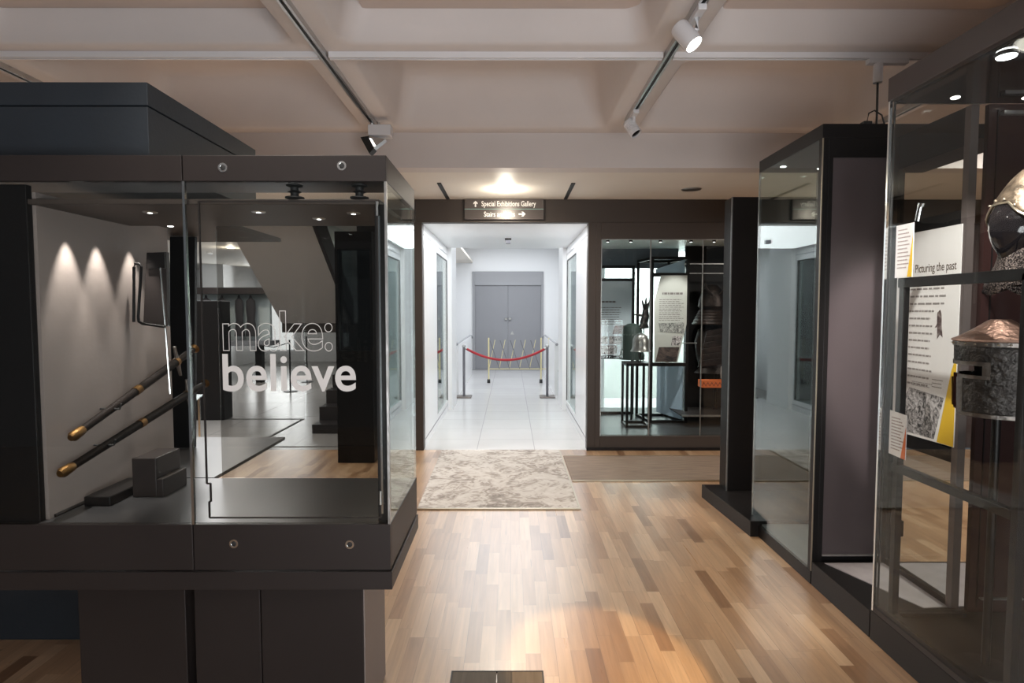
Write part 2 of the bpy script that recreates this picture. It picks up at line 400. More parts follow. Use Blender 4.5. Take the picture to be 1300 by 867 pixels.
struct('ceiling_hall', B(-11, -.93, 6.3, 17, 2.65, 2.70), offw)
struct('ceiling_vitrine', B(.83, 3.4, 6.3, 10.4, 2.65, 2.70), whitep)
# side walls
struct('wall_right', B(6.5, 6.6, -2.6, 6.4, 0, 3.5), char)
struct('wall_vitrine_right', B(3.3, 3.4, 6.3, 10.4, 0, 2.65), char)
struct('wall_far_right', B(3.4, 6.6, 6.3, 6.4, 0, 2.65), mat('dark plum wall', (.05, .035, .035), .5))
struct('wall_left', B(-11.1, -11, 4, 17, 0, 2.65), whitep)
struct('wall_hall_back', B(-11, -1.75, 16.9, 17, 0, 2.65), whitep)
struct('wall_gallery_left', B(-6.1, -6, -2.6, 4.9, 0, 3.4), bluebk)
# header band over the corridor
struct('trim_2', B(-1.0, 6.5, 6.20, 6.30, 2.41, 2.65), bronze, bevel=.004)
# ---------------------------------------------------------------- corridor
struct('ceiling_corridor', B(-.93, .83, 6.30, 8.72, 2.41, 2.46), whitep)
def corridor_wall(side):
    xi = -.93 if side < 0 else .83
    xo = xi+side*.03
    a, b = min(xi, xo), max(xi, xo)
    m = MB()
    w0, w1, z0, z1 = 7.45, 8.66, .16, 2.22     # glazed opening
    m.box(a, b, 6.30, w0, 0, 2.41).box(a, b, w1, 8.72, 0, 2.41).box(a, b, w0, w1, 0, z0).box(a, b, w0, w1, z1, 2.41)
    w = struct('wall_corridor_left' if side < 0 else 'wall_corridor_right', m, whitew)
    i0, i1 = (xi, xi+.004) if side < 0 else (xi-.004, xi)
    struct('trim_4' if side < 0 else 'trim_5', MB().box(i0, i1, 6.32, 8.70, .085, .092).box(i0, i1, 6.32, 8.70, 2.30, 2.306), greyrod)
    struct('window_1' if side < 0 else 'window_2', B(xi+side*.005, xi+side*.012, w0, w1, z0, z1), GG)
    struct('trim_6' if side < 0 else 'trim_7', MB().box(a-.001, b+.001, w0, w0+.012, z0, z1).box(a-.001, b+.001, w1-.012, w1, z0, z1).box(a-.001, b+.001, w0, w1, z1-.012, z1), char)
    # jamb post facing the gallery
    jx0, jx1 = (-1.01, -.925) if side < 0 else (.815, .90)
    struct('trim_8' if side < 0 else 'trim_9', B(jx0, jx1, 6.19, 6.31, 0, 2.41), bronze, bevel=.003)
corridor_wall(-1); corridor_wall(1)
struct('wall_pillar_left', B(-1.45, -.87, 8.72, 9.45, 0, 3.0), whitep)
struct('wall_pillar_right', B(.775, 1.3, 8.72, 9.45, 0, 3.0), whitep)
struct('wall_lintel', B(-.87, .775, 8.72, 8.82, 2.44, 3.0), whitep)
struct('ceiling_lobby', B(-1.6, 1.45, 8.72, 14.8, 3.0, 3.05), whitep)
struct('wall_lobby_left', B(-1.55, -1.45, 8.72, 14.8, 0, 3.0), whitep)
struct('wall_lobby_right', B(1.3, 1.4, 8.72, 14.8, 0, 3.0), whitep)
struct('wall_lobby_back', MB().box(-1.5, -.94, 14.6, 14.7, 0, 3).box(.82, 1.35, 14.6, 14.7, 0, 3).box(-.94, .82, 14.6, 14.7, 2.44, 3.0), whitep)
struct('door_frame', MB().box(-.94, -.88, 14.56, 14.70, 0, 2.44).box(.76, .82, 14.56, 14.70, 0, 2.44).box(-.88, .76, 14.56, 14.70, 2.10, 2.44), doorf, bevel=.006)
for i, (a, b) in enumerate(((-.88, -.062), (-.058, .76))):
    d = struct('door_%d' % (i+1), B(a, b, 14.60, 14.64, .01, 2.10), doorg, bevel=.004)
    hx = -.11 if i == 0 else -.01
    MB().lathe([(.03, 0), (.03, .01), (.012, .012), (.012, .04), (.03, .045), (.034, .06), (.022, .075)], (hx, 14.60, 1.27), 16, rot=Matrix.Rotation(R(90), 3, 'X')).build('door_knob', silver, d, True)
    if i: MB().prism([(.0, 14.596, .88), (.09, 14.596, .88), (.045, 14.596, .97)], (0, -.004, 0)).build('door_plate', silver, d)
# glazed parapets in the lobby
for s_, x in ((-1, -.93), (1, .80)):
    t = thing('parapet', (x, 11.6, 0), 'low white parapet with rounded handrail end on the %s side of the lift lobby' % ('left' if s_ < 0 else 'right'), 'parapet', 'lobby parapets')
    B(x-.03, x+.03, 10.2, 13.6, 0, .90).build('panel', whitep, t)
    MB().tube([(x, 10.1, .90), (x, 13.5, .90), (x-s_*.05, 13.62, .88), (x-s_*.05, 13.65, .84)], .024, 12).build('handrail', doorf, t, True)
# small camera on corridor ceiling
t = thing('ceiling_camera', (-.03, 7.6, 2.41), 'small dark square device on the white corridor ceiling', 'camera')
B(-.07, .01, 7.56, 7.64, 2.395, 2.41).build('base', char, t); B(-.06, 0, 7.565, 7.635, 2.345, 2.395).build('body', greyrod, t, bevel=.006)

# rope barrier
def stanchion(x, y, lab):
    t = thing('rope_barrier_post', (x, y, 0), lab, 'barrier post', 'rope barrier posts')
    B(x-.13, x+.13, y-.13, y+.13, 0, .022).build('base', irons, t, bevel=.006)
    MB().tube([(x, y, .022), (x, y, .86)], .022, 14).build('post', greyrod, t, True)
    MB().lathe([(.022, .86), (.032, .862), (.032, .885), (.02, .9), (.002, .905)], (x, y, 0), 16).build('cap', silver, t, True)
stanchion(-.795, 10.0, 'grey rope barrier post on a square base, left end of the red rope')
stanchion(.63, 10.0, 'grey rope barrier post on a square base, right end of the red rope')
pts = []
for k in range(25):
    u = k/24; x = -.755+u*1.35; pts.append((x, 10.0, .835-.195*(1-(2*u-1)**2)))
rp = MB().tube(pts, .021, 10).build('barrier_rope', red, None, True); tag(rp, 'red rope sagging between the two grey barrier posts', 'rope')
for hx, hs in ((-.765, 1), (.60, -1)): MB().tube([(hx, 10, .845), (hx+hs*.02, 10, .83)], .024, 10).build('end_hook', silver, rp)
# folding barrier behind
t = thing('folding_barrier', (0, 11.8, 0), 'expanding barrier of slanted grey rods between pale yellow uprights, behind the red rope', 'barrier')
for x in (-.44, .62, .78):
    MB().tube([(x, 11.85, .09), (x, 11.85, .93)], .014, 8).build('upright', yelrod, t, True)
    q = MB().tube([(x-.03, 11.85, .05), (x+.03, 11.85, .05)], .04, 14).build('wheel', rubber, t, True)
for k in range(5):
    x = -.412+.205*k
    MB().tube([(x, 11.8, .885), (x+.19, 11.8, .31)], .009, 8).build('slanted_rod', greyrod, t, True)
    MB().tube([(x+.10, 11.83, .89), (x-.02, 11.83, .31)], .006, 8).build('slanted_rod', yelrod, t, True)
MB().tube([(-.44, 11.85, .30), (.78, 11.85, .30)], .008, 8).build('bottom_rail', yelrod, t, True)

# ---------------------------------------------------------------- sign
t = thing('hanging_sign', (-.065, 6.19, 2.44), 'dark two line direction sign over the corridor reading Special Exhibitions Gallery, Stairs and Lifts', 'sign')
B(-.477, .346, 6.165, 6.20, 2.437, 2.645).build('board', mat('sign board', (.095, .08, .075), .3, .2), t, bevel=.002)
MB().box(-.477, .346, 6.161, 6.165, 2.541, 2.545).build('divider', mat('sea green line', (.30, .55, .52), .4), t)
sgn = mat('sign lettering', (.95, .93, .90), .5)
text('lettering', 'Special Exhibitions Gallery', (-.30, 6.164, 2.573), FRONT, .075, sgn, t, off=.0012, width=.565)
text('lettering', 'Stairs and Lifts', (-.275, 6.164, 2.465), FRONT, .075, sgn, t, off=.0012, width=.32)
MB().prism([(-.37, 6.164, 2.565), (-.355, 6.164, 2.565), (-.355, 6.164, 2.60), (-.34, 6.164, 2.592), (-.34, 6.164, 2.607), (-.3625, 6.164, 2.628), (-.385, 6.164, 2.607), (-.385, 6.164, 2.592), (-.37, 6.164, 2.60)], (0, -.002, 0)).build('up_arrow', sgn, t)
MB().prism([(.085, 6.164, 2.485), (.125, 6.164, 2.485), (.115, 6.164, 2.467), (.133, 6.164, 2.467), (.158, 6.164, 2.492), (.133, 6.164, 2.517), (.115, 6.164, 2.517), (.125, 6.164, 2.499), (.085, 6.164, 2.499)], (0, -.002, 0)).build('right_arrow', sgn, t)

# downlights in soffit
def downlight(x, y, z, lab, on=True, r=.075, grp='recessed downlights'):
    t = thing('downlight', (x, y, z), lab, 'ceiling light', grp)
    MB().lathe([(r, -.004), (r+.018, -.004), (r+.018, 0), (r, 0)], (x, y, z), 32).build('trim_ring', whitep if on else steel, t, True)
    MB().lathe([(r-.004, -.007), (r-.002, -.001)], (x, y, z), 32).build('lens', lit if on else silver, t, True)
    if on:
        l = bpy.data.lights.new('downlight_glow', 'POINT'); l.energy = 9; l.shadow_soft_size = .05; l.color = (1, .90, .74)
        q = bpy.data.objects.new('downlight_glow', l); COL.objects.link(q); q.location = (x, y, z-.09)
    if on: spot('downlight_beam', (x, y, z-.02), (x, y, 0), 110, 165, .8, (1, .90, .76), .07)
downlight(-.045, 5.68, 2.65, 'glowing recessed downlight in front of the corridor sign')
downlight(1.73, 5.68, 2.65, 'unlit recessed downlight to the right of the corridor sign', False)
downlight(-5.2, 11.0, 2.65, 'small glowing downlight over the stair hall, seen through the left case')
for x, lab in ((-.648, 'left'), (.572, 'right')):
    tag(B(x-.018, x+.018, 5.40, 6.16, 2.642, 2.65).build('ceiling_slot', rubber), 'narrow black slot in the soffit to the %s of the glowing downlight' % lab, 'ceiling slot', 'soffit slots')
tag(MB().lathe([(.05, 0), (.055, -.03), (.03, -.05)], (-6.0, 11.8, 2.65), 20).build('smoke_detector', whitep, None, True), 'white smoke detector on the hall ceiling beside the small downlight', 'smoke detector')

# ---------------------------------------------------------------- tracks and spotlights
def track(x0, x1, y0, y1, lab, m=trackm):
    t = thing('lighting_track', ((x0+x1)/2, (y0+y1)/2, 2.93), lab, 'track', 'lighting tracks under the coffer ribs')
    if x1-x0 > y1-y0:
        c = (y0+y1)/2; MB().box(x0, x1, y0, c-.008, 2.898, 2.93).box(x0, x1, c+.008, y1, 2.898, 2.93).build('rail', m, t)
        B(x0, x1, c-.008, c+.008, 2.915, 2.93).build('slot', trackd, t)
    else:
        c = (x0+x1)/2; MB().box(x0, c-.009, y0, y1, 2.898, 2.93).box(c+.009, x1, y0, y1, 2.898, 2.93).build('rail', m, t)
        B(c-.009, c+.009, y0, y1, 2.915, 2.93).build('slot', trackd, t)
track(-6, -1.07, 3.34, 3.38, 'white lighting track across the ceiling, left length')
track(-1.01, .85, 3.34, 3.38, 'white lighting track across the ceiling between the two long tracks')
track(.91, 3.3, 3.34, 3.38, 'white lighting track across the ceiling, right length')
track(-1.062, -1.018, .2, 4.60, 'long lighting track running towards the square floodlight', steel)
track(.858, .902, .2, 4.50, 'long lighting track running towards the corridor, carrying two cylinder spotlights', steel)
track(-2.98, -2.94, .2, 4.70, 'long lighting track over the dark case, far left', steel)
track(2.78, 2.82, .2, 4.70, 'long lighting track above the helmet case, far right', steel)
def cyl_spot(pos, aim, L_, r, lab, on, tx, ribs=0):
    pos = Vector(pos); d = Vector(aim).normalized(); t = thing('track_spotlight', pos, lab, 'spotlight', 'cylinder track spotlights')
    q = d.to_track_quat('Z', 'Y').to_matrix()
    prof = [(r*.5, -L_/2), (r*.9, -L_/2+.004), (r, -L_/2+.015)]
    if ribs:
        for k in range(ribs):
            z = -L_/2+.03+k*.012; prof += [(r, z), (r*.86, z+.002), (r*.86, z+.006), (r, z+.008)]
    prof += [(r, L_/2), (r*.9, L_/2), (r*.85, L_/2-.02)]
    MB().lathe(prof, pos, 28, rot=q).build('housing', lampw, t, True)
    MB().lathe([(r*.83, L_/2-.016), (r*.83, L_/2-.010)], pos, 24, rot=q).build('lens', lit if on else gloss, t, True)
    top = Vector((tx, pos.y-.02, 2.90))
    B(tx-.02, tx+.02, pos.y-.10, pos.y+.06, 2.872, 2.90).build('track_adapter', lampw, t, bevel=.004)
    MB().tube([(tx, pos.y-.02, 2.875), (tx, pos.y-.02, pos.z+.02), pos], .012, 10).build('bracket', lampw, t, True)
    return t
cyl_spot((.835, 2.86, 2.80), (.45, -.30, -.72), .13, .045, 'white cylinder track spotlight glaring brightly at top centre right', True, .88)
spot('spotlight_beam', (.875, 2.90, 2.72), (1.3, 3.6, 0), 50, 60, .6, (1, .82, .62), .03)
cyl_spot((.872, 4.28, 2.80), (.35, -.25, -.62), .12, .042, 'white ribbed cylinder spotlight at the corridor end of the track', False, .88, 5)
t = thing('floodlight', (-.98, 4.50, 2.90), 'square white track floodlight with dark barn door, above the corner of the left glass case', 'floodlight')
B(-1.06, -.89, 4.44, 4.54, 2.795, 2.875).build('driver_box', lampw, t, bevel=.006)
for bx in (-1.04, -.99): MB().tube([(bx, 4.49, 2.87), (bx, 4.49, 2.905)], .012, 8).build('bracket', steel, t, True)
MB().prism([(-1.12, 4.46, 2.785), (-1.05, 4.44, 2.79), (-1.015, 4.44, 2.70), (-1.055, 4.46, 2.665)], (0, .09, 0)).build('lamp_head', rubber, t)
MB().prism([(-1.05, 4.435, 2.787), (-.93, 4.435, 2.765), (-1.015, 4.435, 2.70)], (0, .07, 0)).build('reflector', steel, t)
MB().prism([(-1.046, 4.43, 2.77), (-1.03, 4.43, 2.765), (-1.00, 4.43, 2.715), (-1.015, 4.43, 2.71)], (0, .004, 0)).build('lens', lits, t)
spot('floodlight_beam', (-.95, 4.42, 2.72), (-.2, 3.0, 0), 60, 110, .8, (1, .88, .72), .04)
t = thing('small_track_lamp', (2.08, 3.36, 2.90), 'small white track lamp holder with hanging cable above the helmet case', 'track lamp')
B(2.0, 2.22, 3.34, 3.38, 2.872, 2.898).build('adapter', lampw, t); MB().tube([(2.06, 3.36, 2.875), (2.06, 3.36, 2.77)], .024, 14).build('holder', lampw, t, True)
MB().tube([(2.06, 3.36, 2.775), (2.065, 3.365, 2.62), (2.06, 3.36, 2.48)], .006, 8).build('cable', rubber, t, True)
# a few warm track beams towards the gallery floor (their lamps sit on the tracks behind the camera)
spot('track_beam', (-1.04, 1.2, 2.86), (.5, 3.3, 0), 50, 100, .9, (1, .9, .8), .05)
spot('track_beam', (.88, 1.2, 2.86), (2.02, 2.87, 1.38), 430, 24, .5, (1, .93, .90), .03)
spot('track_beam', (.88, .6, 2.86), (.40, 2.36, 0), 480, 15, .3, (1, .66, .30), .02)

# ---------------------------------------------------------------- rugs, floor box
def quad_rug(name, pts, h, m, lab):
    r = MB().prism([(x, y, .001) for x, y in pts], (0, 0, h)).build(name, m, None, bevel=.003); return tag(r, lab, 'rug')
rg = quad_rug('rug', [(-.70, 4.34), (.515, 4.34), (.515, 6.17), (-.73, 6.17)], .012, rugm, 'swirled grey rug lying on the wood floor before the white corridor')
MB().box(-.712, .527, 4.322, 4.34, .001, .012).box(.515, .527, 4.34, 6.17, .001, .012).build('edge_binding', rim, rg)
r2 = quad_rug('floor_mat', [(.54, 5.06), (4.6, 5.06), (4.6, 5.92), (.54, 5.92)], .008, runner, 'brown striped mat strip running to the right beside the grey rug')
B(.54, 4.6, 5.045, 5.06, .001, .011).build('edge_strip', rim, r2); B(.54, 4.6, 5.92, 5.93, .001, .011).build('edge_strip', rim, r2)
wd = wood_mat('dark weathered wood', .24, .8, [(0, (.10, .08, .055)), (.5, (.13, .10, .07)), (1, (.17, .13, .09))], .5)
wd.node_tree.nodes['Principled BSDF'].inputs['Coat Weight'].default_value = 0; wd.node_tree.nodes['Principled BSDF'].inputs['Specular IOR Level'].default_value = .2
t = thing('floor_box', (-.055, 2.28, 0), 'dark wooden floor socket cover set in the boards at the bottom edge', 'floor box')
B(-.238, -.058, 2.17, 2.348, .0005, .006).build('lid', wd, t); B(-.054, .13, 2.17, 2.348, .0005, .006).build('lid', wd, t)
MB().box(-.244, .136, 2.164, 2.17, .0003, .007).box(-.244, .136, 2.348, 2.354, .0003, .007).box(-.244, -.238, 2.17, 2.348, .0003, .007).box(.13, .136, 2.17, 2.348, .0003, .007).build('rim', char, t)
# ---------------------------------------------------------------- LEFT CASE
CX1 = -.392; CX0 = -1.95; CY0 = 1.88; CY1 = 2.42
t = thing('glass_display_case', (-1.0, 2.1, 0), 'long black framed glass case on dark pedestals holding two swords, lettered make: believe', 'display case')
def gap_box(x0, x1, y0, y1, z0, z1): return B(x0, x1, y0, y1, z0, z1)
f = gap_box(CX0, -1.037, CY0, CY0+.02, 1.905, 1.986).build('top_fascia', char, t, bevel=.002)
f2 = gap_box(-1.034, CX1, CY0, CY0+.02, 1.905, 1.986).build('top_fascia', char, t, bevel=.002)
B(CX1-.02, CX1, CY0+.02, CY1, 1.905, 1.986).build('side_fascia', bronze, t, bevel=.002)
B(CX0, CX1-.02, CY0+.02, CY1, 1.975, 1.986).build('top_cover', char, t)
g = gap_box(CX0, -1.037, CY0, CY0+.02, .648, .80).build('bottom_fascia', char, t, bevel=.002)
g2 = gap_box(-1.034, CX1, CY0, CY0+.02, .648, .80).build('bottom_fascia', char, t, bevel=.002)
B(CX1-.02, CX1, CY0+.02, CY1, .648, .80).build('side_fascia', char, t, bevel=.002)
B(CX0, CX1+.005, CY0-.005, CY1, .584, .643).build('base_slab', char, t, bevel=.002)
def lockm(x, z, par):
    rot = Matrix.Rotation(R(90), 3, 'X')
    a = MB().lathe([(.0145, 0), (.0145, .002), (.009, .002), (.009, .0005)], (x, CY0, z), 28, rot=rot).build('lock', polish, par, True)
    MB().lathe([(.0085, .0006), (.006, .0026), (.0035, .0028)], (x, CY0, z), 20, rot=rot).build('lock_barrel', rubber, a, True)
# locks are parts of the fascias (sub-parts)
lockm(-.907, 1.947, f2); lockm(-.532, 1.953, f2); lockm(-.903, .737, g2); lockm(-.525, .734, g2)
B(CX0+.02, CX1-.02, CY0+.02, CY1-.01, .785, .80).build('deck', deckm, t)
B(CX0, -1.039, CY0+.004, CY0+.012, .80, 1.906).build('glass_pane', GA, t)
B(-1.031, CX1-.001, CY0+.004, CY0+.012, .80, 1.906).build('glass_pane', GA, t)
B(CX1-.010, CX1-.002, CY0+.014, CY1, .80, 1.906).build('glass_pane', GG, t)
B(-1.2, CX1-.012, CY1-.008, CY1, .80, 1.906).build('glass_pane', GB, t)
MB().box(-1.039, -1.031, CY0+.002, CY0+.014, .80, 1.906).build('glass_joint', polish, t)
MB().box(CX1-.008, CX1-.0005, CY0+.003, CY0+.013, .80, 1.906).build('glass_joint', silver, t)
# inner light canopy and clamps
B(-1.60, CX1-.03, CY0+.03, CY1-.02, 1.838, 1.855).build('light_canopy', bronze, t, bevel=.002)
B(-1.85, -1.60, CY0+.03, CY1-.02, 1.838, 1.855).build('light_canopy', char, t)
for x in (-.70, -.49):
    MB().lathe([(.012, 0), (.03, .005), (.03, .009), (.013, .012), (.013, .022), (.022, .026), (.013, .03), (.013, .04), (.026, .044), (.026, .048), (.012, .052)], (x, CY0+.05, 1.855), 18).build('canopy_clamp', rubber, t, True)
for x, y in ((-.87, 2.05), (-.55, 2.08), (-1.25, 2.06), (-.71, 2.2)):
    MB().lathe([(.008, 1.834), (.022, 1.835), (.024, 1.838)], (x, y, 0), 20).build('case_spot', steel, t, True)
    MB().lathe([(.002, 1.8325), (.008, 1.8335)], (x, y, 0), 16).build('spot_lens', lits, t, True)
# door gasket outline
gz = MB()
for a, b in (((-.991, .816), (-.426, .816)), ((-.426, .816), (-.426, 1.845)), ((-.426, 1.845), (-.997, 1.845)), ((-.997, 1.845), (-.997, .93)), ((-.997, .93), (-.985, .93)), ((-.985, .93), (-.985, .87)), ((-.985, .87), (-.991, .87)), ((-.991, .87), (-.991, .816))):
    gz.bar((a[0], CY0+.022, a[1]), (b[0], CY0+.022, b[1]), .005, .005)
gz.build('door_gasket', char, t)
B(-.424, -.418, CY0+.018, CY0+.026, .83, 1.80).build('door_edge', polish, t)
for hz in (1.80, .86): MB().tube([(-.427, CY0+.02, hz+.045), (-.427, CY0+.02, hz)], .0055, 10).build('hinge', steel, t, True)
B(-.437, -.398, CY0+.03, CY0+.045, .80, 1.838).build('corner_post', black, t)
# lettering
text('lettering', 'make:', (-.922, CY0+.001, 1.372), FRONT, .17, vinyl, t, off=.003, outline=.0013, width=.352, height=.125)
text('lettering', 'believe', (-.925, CY0+.001, 1.240), FRONT, .145, vinyl, t, off=.0018, width=.428, height=.118)
# deep left section: display wall, return, plenum
B(-1.60, -1.54, 1.93, 2.66, .80, 1.88).build('display_wall', taupe, t)
B(-1.93, -1.55, 1.905, 1.928, .80, 1.90).build('front_return', black, t, bevel=.002)
MB().box(-1.54, -1.24, 2.42, 3.2, .785, .80).box(-1.80, -1.54, 2.67, 3.2, .785, .80).build('rear_deck', deckm, t)
MB().box(-1.8, -1.24, 2.42, 3.2, 1.865, 1.885).build('rear_canopy', bronze, t)
MB().tube([(-1.538, 1.95, .806), (-1.538, 2.66, .806)], .006, 6).build('wall_skirt', black, t)
# pedestals
B(-1.51, -1.135, 2.0, 2.32, .02, .584).build('pedestal', char, t, bevel=.003)
B(-1.105, -.875, 2.0, 2.30, .06, .584).build('pedestal', char, t, bevel=.003)
B(-.872, -.515, 2.0, 2.33, 0, .584).build('pedestal', char, t, bevel=.003)
B(-.515, -.511, 2.004, 2.326, .01, .582).build('pedestal_side', taupe, t)
B(-1.45, -.95, 2.05, 2.30, 0, .06).build('pedestal_plinth', black, t)
# small wall washers: lamps inside the canopy that light the display wall
for i, y in enumerate((2.05, 2.20, 2.39, 2.60)):
    MB().lathe([(.006, 1.862), (.012, 1.8635), (.013, 1.866)], (-1.49, y, 0), 16).build('washer_lamp', lits, t, True)
    spot('washer_beam', (-1.495, y, 1.835), (-1.53, y+.005, .8), (26, 24, 20, 16)[i], 44, .7, (1, .93, .86), .004)
# blue black plenum on top and plinth below
t = thing('case_housing', (-1.8, 2.4, 0), 'large blue black housing box rising above and below the left glass case', 'housing')
B(-2.8, -1.24, 2.05, 2.9, 1.99, 2.193).build('upper_box', bluebk, t, bevel=.002)
B(-2.8, -1.238, 2.048, 2.9, 2.197, 2.274).build('lid', bluebk, t, bevel=.002)
B(-2.9, -1.6, 2.60, 2.9, 0, .58).build('lower_box', bluebk, t)

# swords on pegs
def sword(a, b, lab, r=.016):
    a = Vector(a); b = Vector(b); d = (b-a).normalized(); t = thing('sheathed_sword', a, lab, 'sword', 'sheathed swords on the display wall')
    L_ = (b-a).length
    P_ = lambda s: a+d*s
    MB().tube([P_(.05), P_(L_*.5), P_(L_)], [r*.85, r, r*1.1], 12).build('scabbard', leather, t, True)
    MB().tube([P_(0), P_(.012), P_(.055), P_(.06)], [r*.7, r*1.15, r*1.02, r*.9], 14).build('chape', brass, t, True)
    MB().tube([P_(L_*.55), P_(L_*.55+.03)], [r*1.12, r*1.15], 14).build('locket', brass, t, True)
    MB().tube([P_(L_), P_(L_+.02)], [r*1.2, r*1.2], 12).build('guard_collar', brass, t, True)
    n = Vector((0, -d.z, d.y)); MB().tube([P_(L_+.02)-n*.07, P_(L_+.02), P_(L_+.02)+n*.07], [.006, .01, .006], 10).build('guard', irons, t, True)
    MB().tube([P_(L_+.02), P_(L_+.09), P_(L_+.16)], [.013, .016, .012], 12).build('grip', leather, t, True)
    MB().tube([P_(L_+.16), P_(L_+.175), P_(L_+.19)], [.012, .022, .01], 12).build('pommel', brass, t, True)
    return t
sword((-1.50, 1.985, 1.062), (-1.50, 2.62, 1.262), 'black sheathed sword with brass tip, upper of the two on the display wall')
sword((-1.50, 1.93, .953), (-1.50, 2.70, 1.105), 'black sheathed sword with brass tip, lower of the two on the display wall')
for (y, z, lab) in ((2.19, 1.128, 'thin black peg under the upper sword'), (2.15, 1.0, 'thin black peg under the lower sword')):
    tag(MB().tube([(-1.54, y, z), (-1.465, y, z), (-1.46, y, z+.02)], .0035, 8).build('wall_peg', rubber), lab, 'peg', 'sword pegs')
# hanging board with bent tube
t = thing('tilted_panel', (-1.46, 2.5, 1.35), 'dark tilted board in a bent black tube frame at the display wall end', 'panel')
MB().prism([(-1.506, 2.45, 1.735), (-1.425, 2.45, 1.738), (-1.43, 2.45, 1.43), (-1.53, 2.45, 1.44)], (0, .02, 0)).build('board', char, t)
B(-1.50, -1.427, 2.44, 2.45, 1.67, 1.735).build('hood', black, t)
MB().tube([(-1.518, 2.37, 1.45), (-1.516, 2.38, 1.67), (-1.512, 2.38, 1.685), (-1.494, 2.38, 1.684), (-1.486, 2.38, 1.672), (-1.506, 2.38, 1.47), (-1.504, 2.38, 1.452), (-1.49, 2.38, 1.443), (-1.40, 2.38, 1.43)], .0055, 10).build('tube_frame', black, t, True)
MB().tube([(-1.422, 2.4, 1.67), (-1.408, 2.4, 1.40), (-1.398, 2.4, 1.155)], .004, 8).build('rod', polish, t, True)
MB().prism([(-1.72, 2.94, .802), (-1.60, 2.94, .802), (-1.565, 2.94, 1.862), (-1.69, 2.94, 1.862)], (0, .02, 0)).build('backing_board', black, t)
t = thing('stepped_block', (-1.36, 2.24, .8), 'dark stepped block standing on the case deck below the swords', 'block')
B(-1.41, -1.32, 2.16, 2.32, .80, .948).build('block', char, t, bevel=.003); B(-1.32, -1.295, 2.16, 2.32, .80, .87).build('step', char, t, bevel=.003)
t2 = tag(B(-1.52, -1.425, 2.06, 2.30, .80, .835).build('low_block', black, None, bevel=.004), 'low black block on the case deck beside the stepped block', 'block')
# acrylic stand behind
t = thing('acrylic_stand', (-3.5, 6.0, 0), 'clear acrylic stand standing on the floor behind the left case', 'stand')
for lx, ly, lz in ((-3.54, 5.71, .5), (-3.26, 5.71, .48), (-3.26, 6.11, .58), (-3.54, 6.11, .6)): B(lx-.01, lx+.01, ly-.01, ly+.01, 0, lz).build('leg', polish, t)
MB().prism([(-3.57, 5.68, .50), (-3.23, 5.68, .48), (-3.23, 6.14, .60), (-3.57, 6.14, .62)], (0, 0, .01)).build('sheet', GG, t)

# ---------------------------------------------------------------- stair hall seen through the left case
t = thing('staircase', (-3.0, 9, 0), 'white soffited staircase climbing towards the camera in the hall beyond the left case', 'staircase')
z0, y0, sl = 1.29, 9.0, .75
x0, x1 = -3.50, -2.45
yt = 6.9; zt = z0+sl*(y0-yt)
MB().prism([(x0, y0, z0), (x0, yt, zt), (x0, yt, zt+.30), (x0, y0, z0+.30)], (x1-x0, 0, 0)).build('flight_soffit', mat('stair plaster', (.55, .52, .50), .6), t)
MB().prism([(x1+.001, y0, z0-.02), (x1+.001, yt, zt-.02), (x1+.001, yt, zt+.36), (x1+.001, y0, z0+.36)], (.05, 0, 0)).build('stringer', char, t)
n = 12
for k in range(n):
    yy = y0-(y0-yt)*k/n; zz = z0+.30+(zt-z0)*k/n
    B(x0, x1, yy-.20, yy, zz-.03, zz+.13).build('tread', bronze, t)
MB().prism([(x1+.02, y0, z0+.30), (x1+.02, yt, zt+.30), (x1+.02, yt, zt+1.2), (x1+.02, y0, z0+1.2)], (.012, 0, 0)).build('balustrade_glass', GG, t)
MB().prism([(x0, y0, z0+.30), (x0, yt, zt+.30), (x0, yt, zt+1.2), (x0, y0, z0+1.2)], (.012, 0, 0)).build('balustrade_glass', GG, t)
MB().tube([(x1+.026, y0, z0+1.22), (x1+.026, yt, zt+1.22)], .025, 10).build('handrail', steel, t, True)
# lower flight going down to the right
B(-3.5, -1.8, 9.0, 10.2, 1.15, 1.29).build('landing', bronze, t)
MB().prism([(-2.9, 10.2, 1.29), (-1.8, 10.2, 1.29), (-1.8, 10.2, 0), (-2.3, 10.2, 0)], (0, .1, 0)).build('landing_wall', taupe, t)
m = MB()
for k in range(7): m.box(-2.4, -1.8, 9.0-.28*(k+1), 9.0-.28*k, 1.10-.17*k-.17, 1.13-.17*k)
m.build('lower_flight', char, t)
MB().prism([(-1.80, 9.0, 1.29), (-1.80, 7.05, .1), (-1.80, 7.05, 1.0), (-1.80, 9.0, 2.2)], (.012, 0, 0)).build('balustrade_glass', GG, t)
# bright window at the end of the hall
struct('window_3', B(-7.1, -6.25, 16.85, 16.89, .35, 2.3), winlit)
struct('wall_hall_pier', B(-7.9, -7.3, 15.0, 16.9, 0, 2.65), whitep)
struct('wall_hall_near', B(-11, -7.6, 13.0, 13.1, 0, 2.65), whitep)
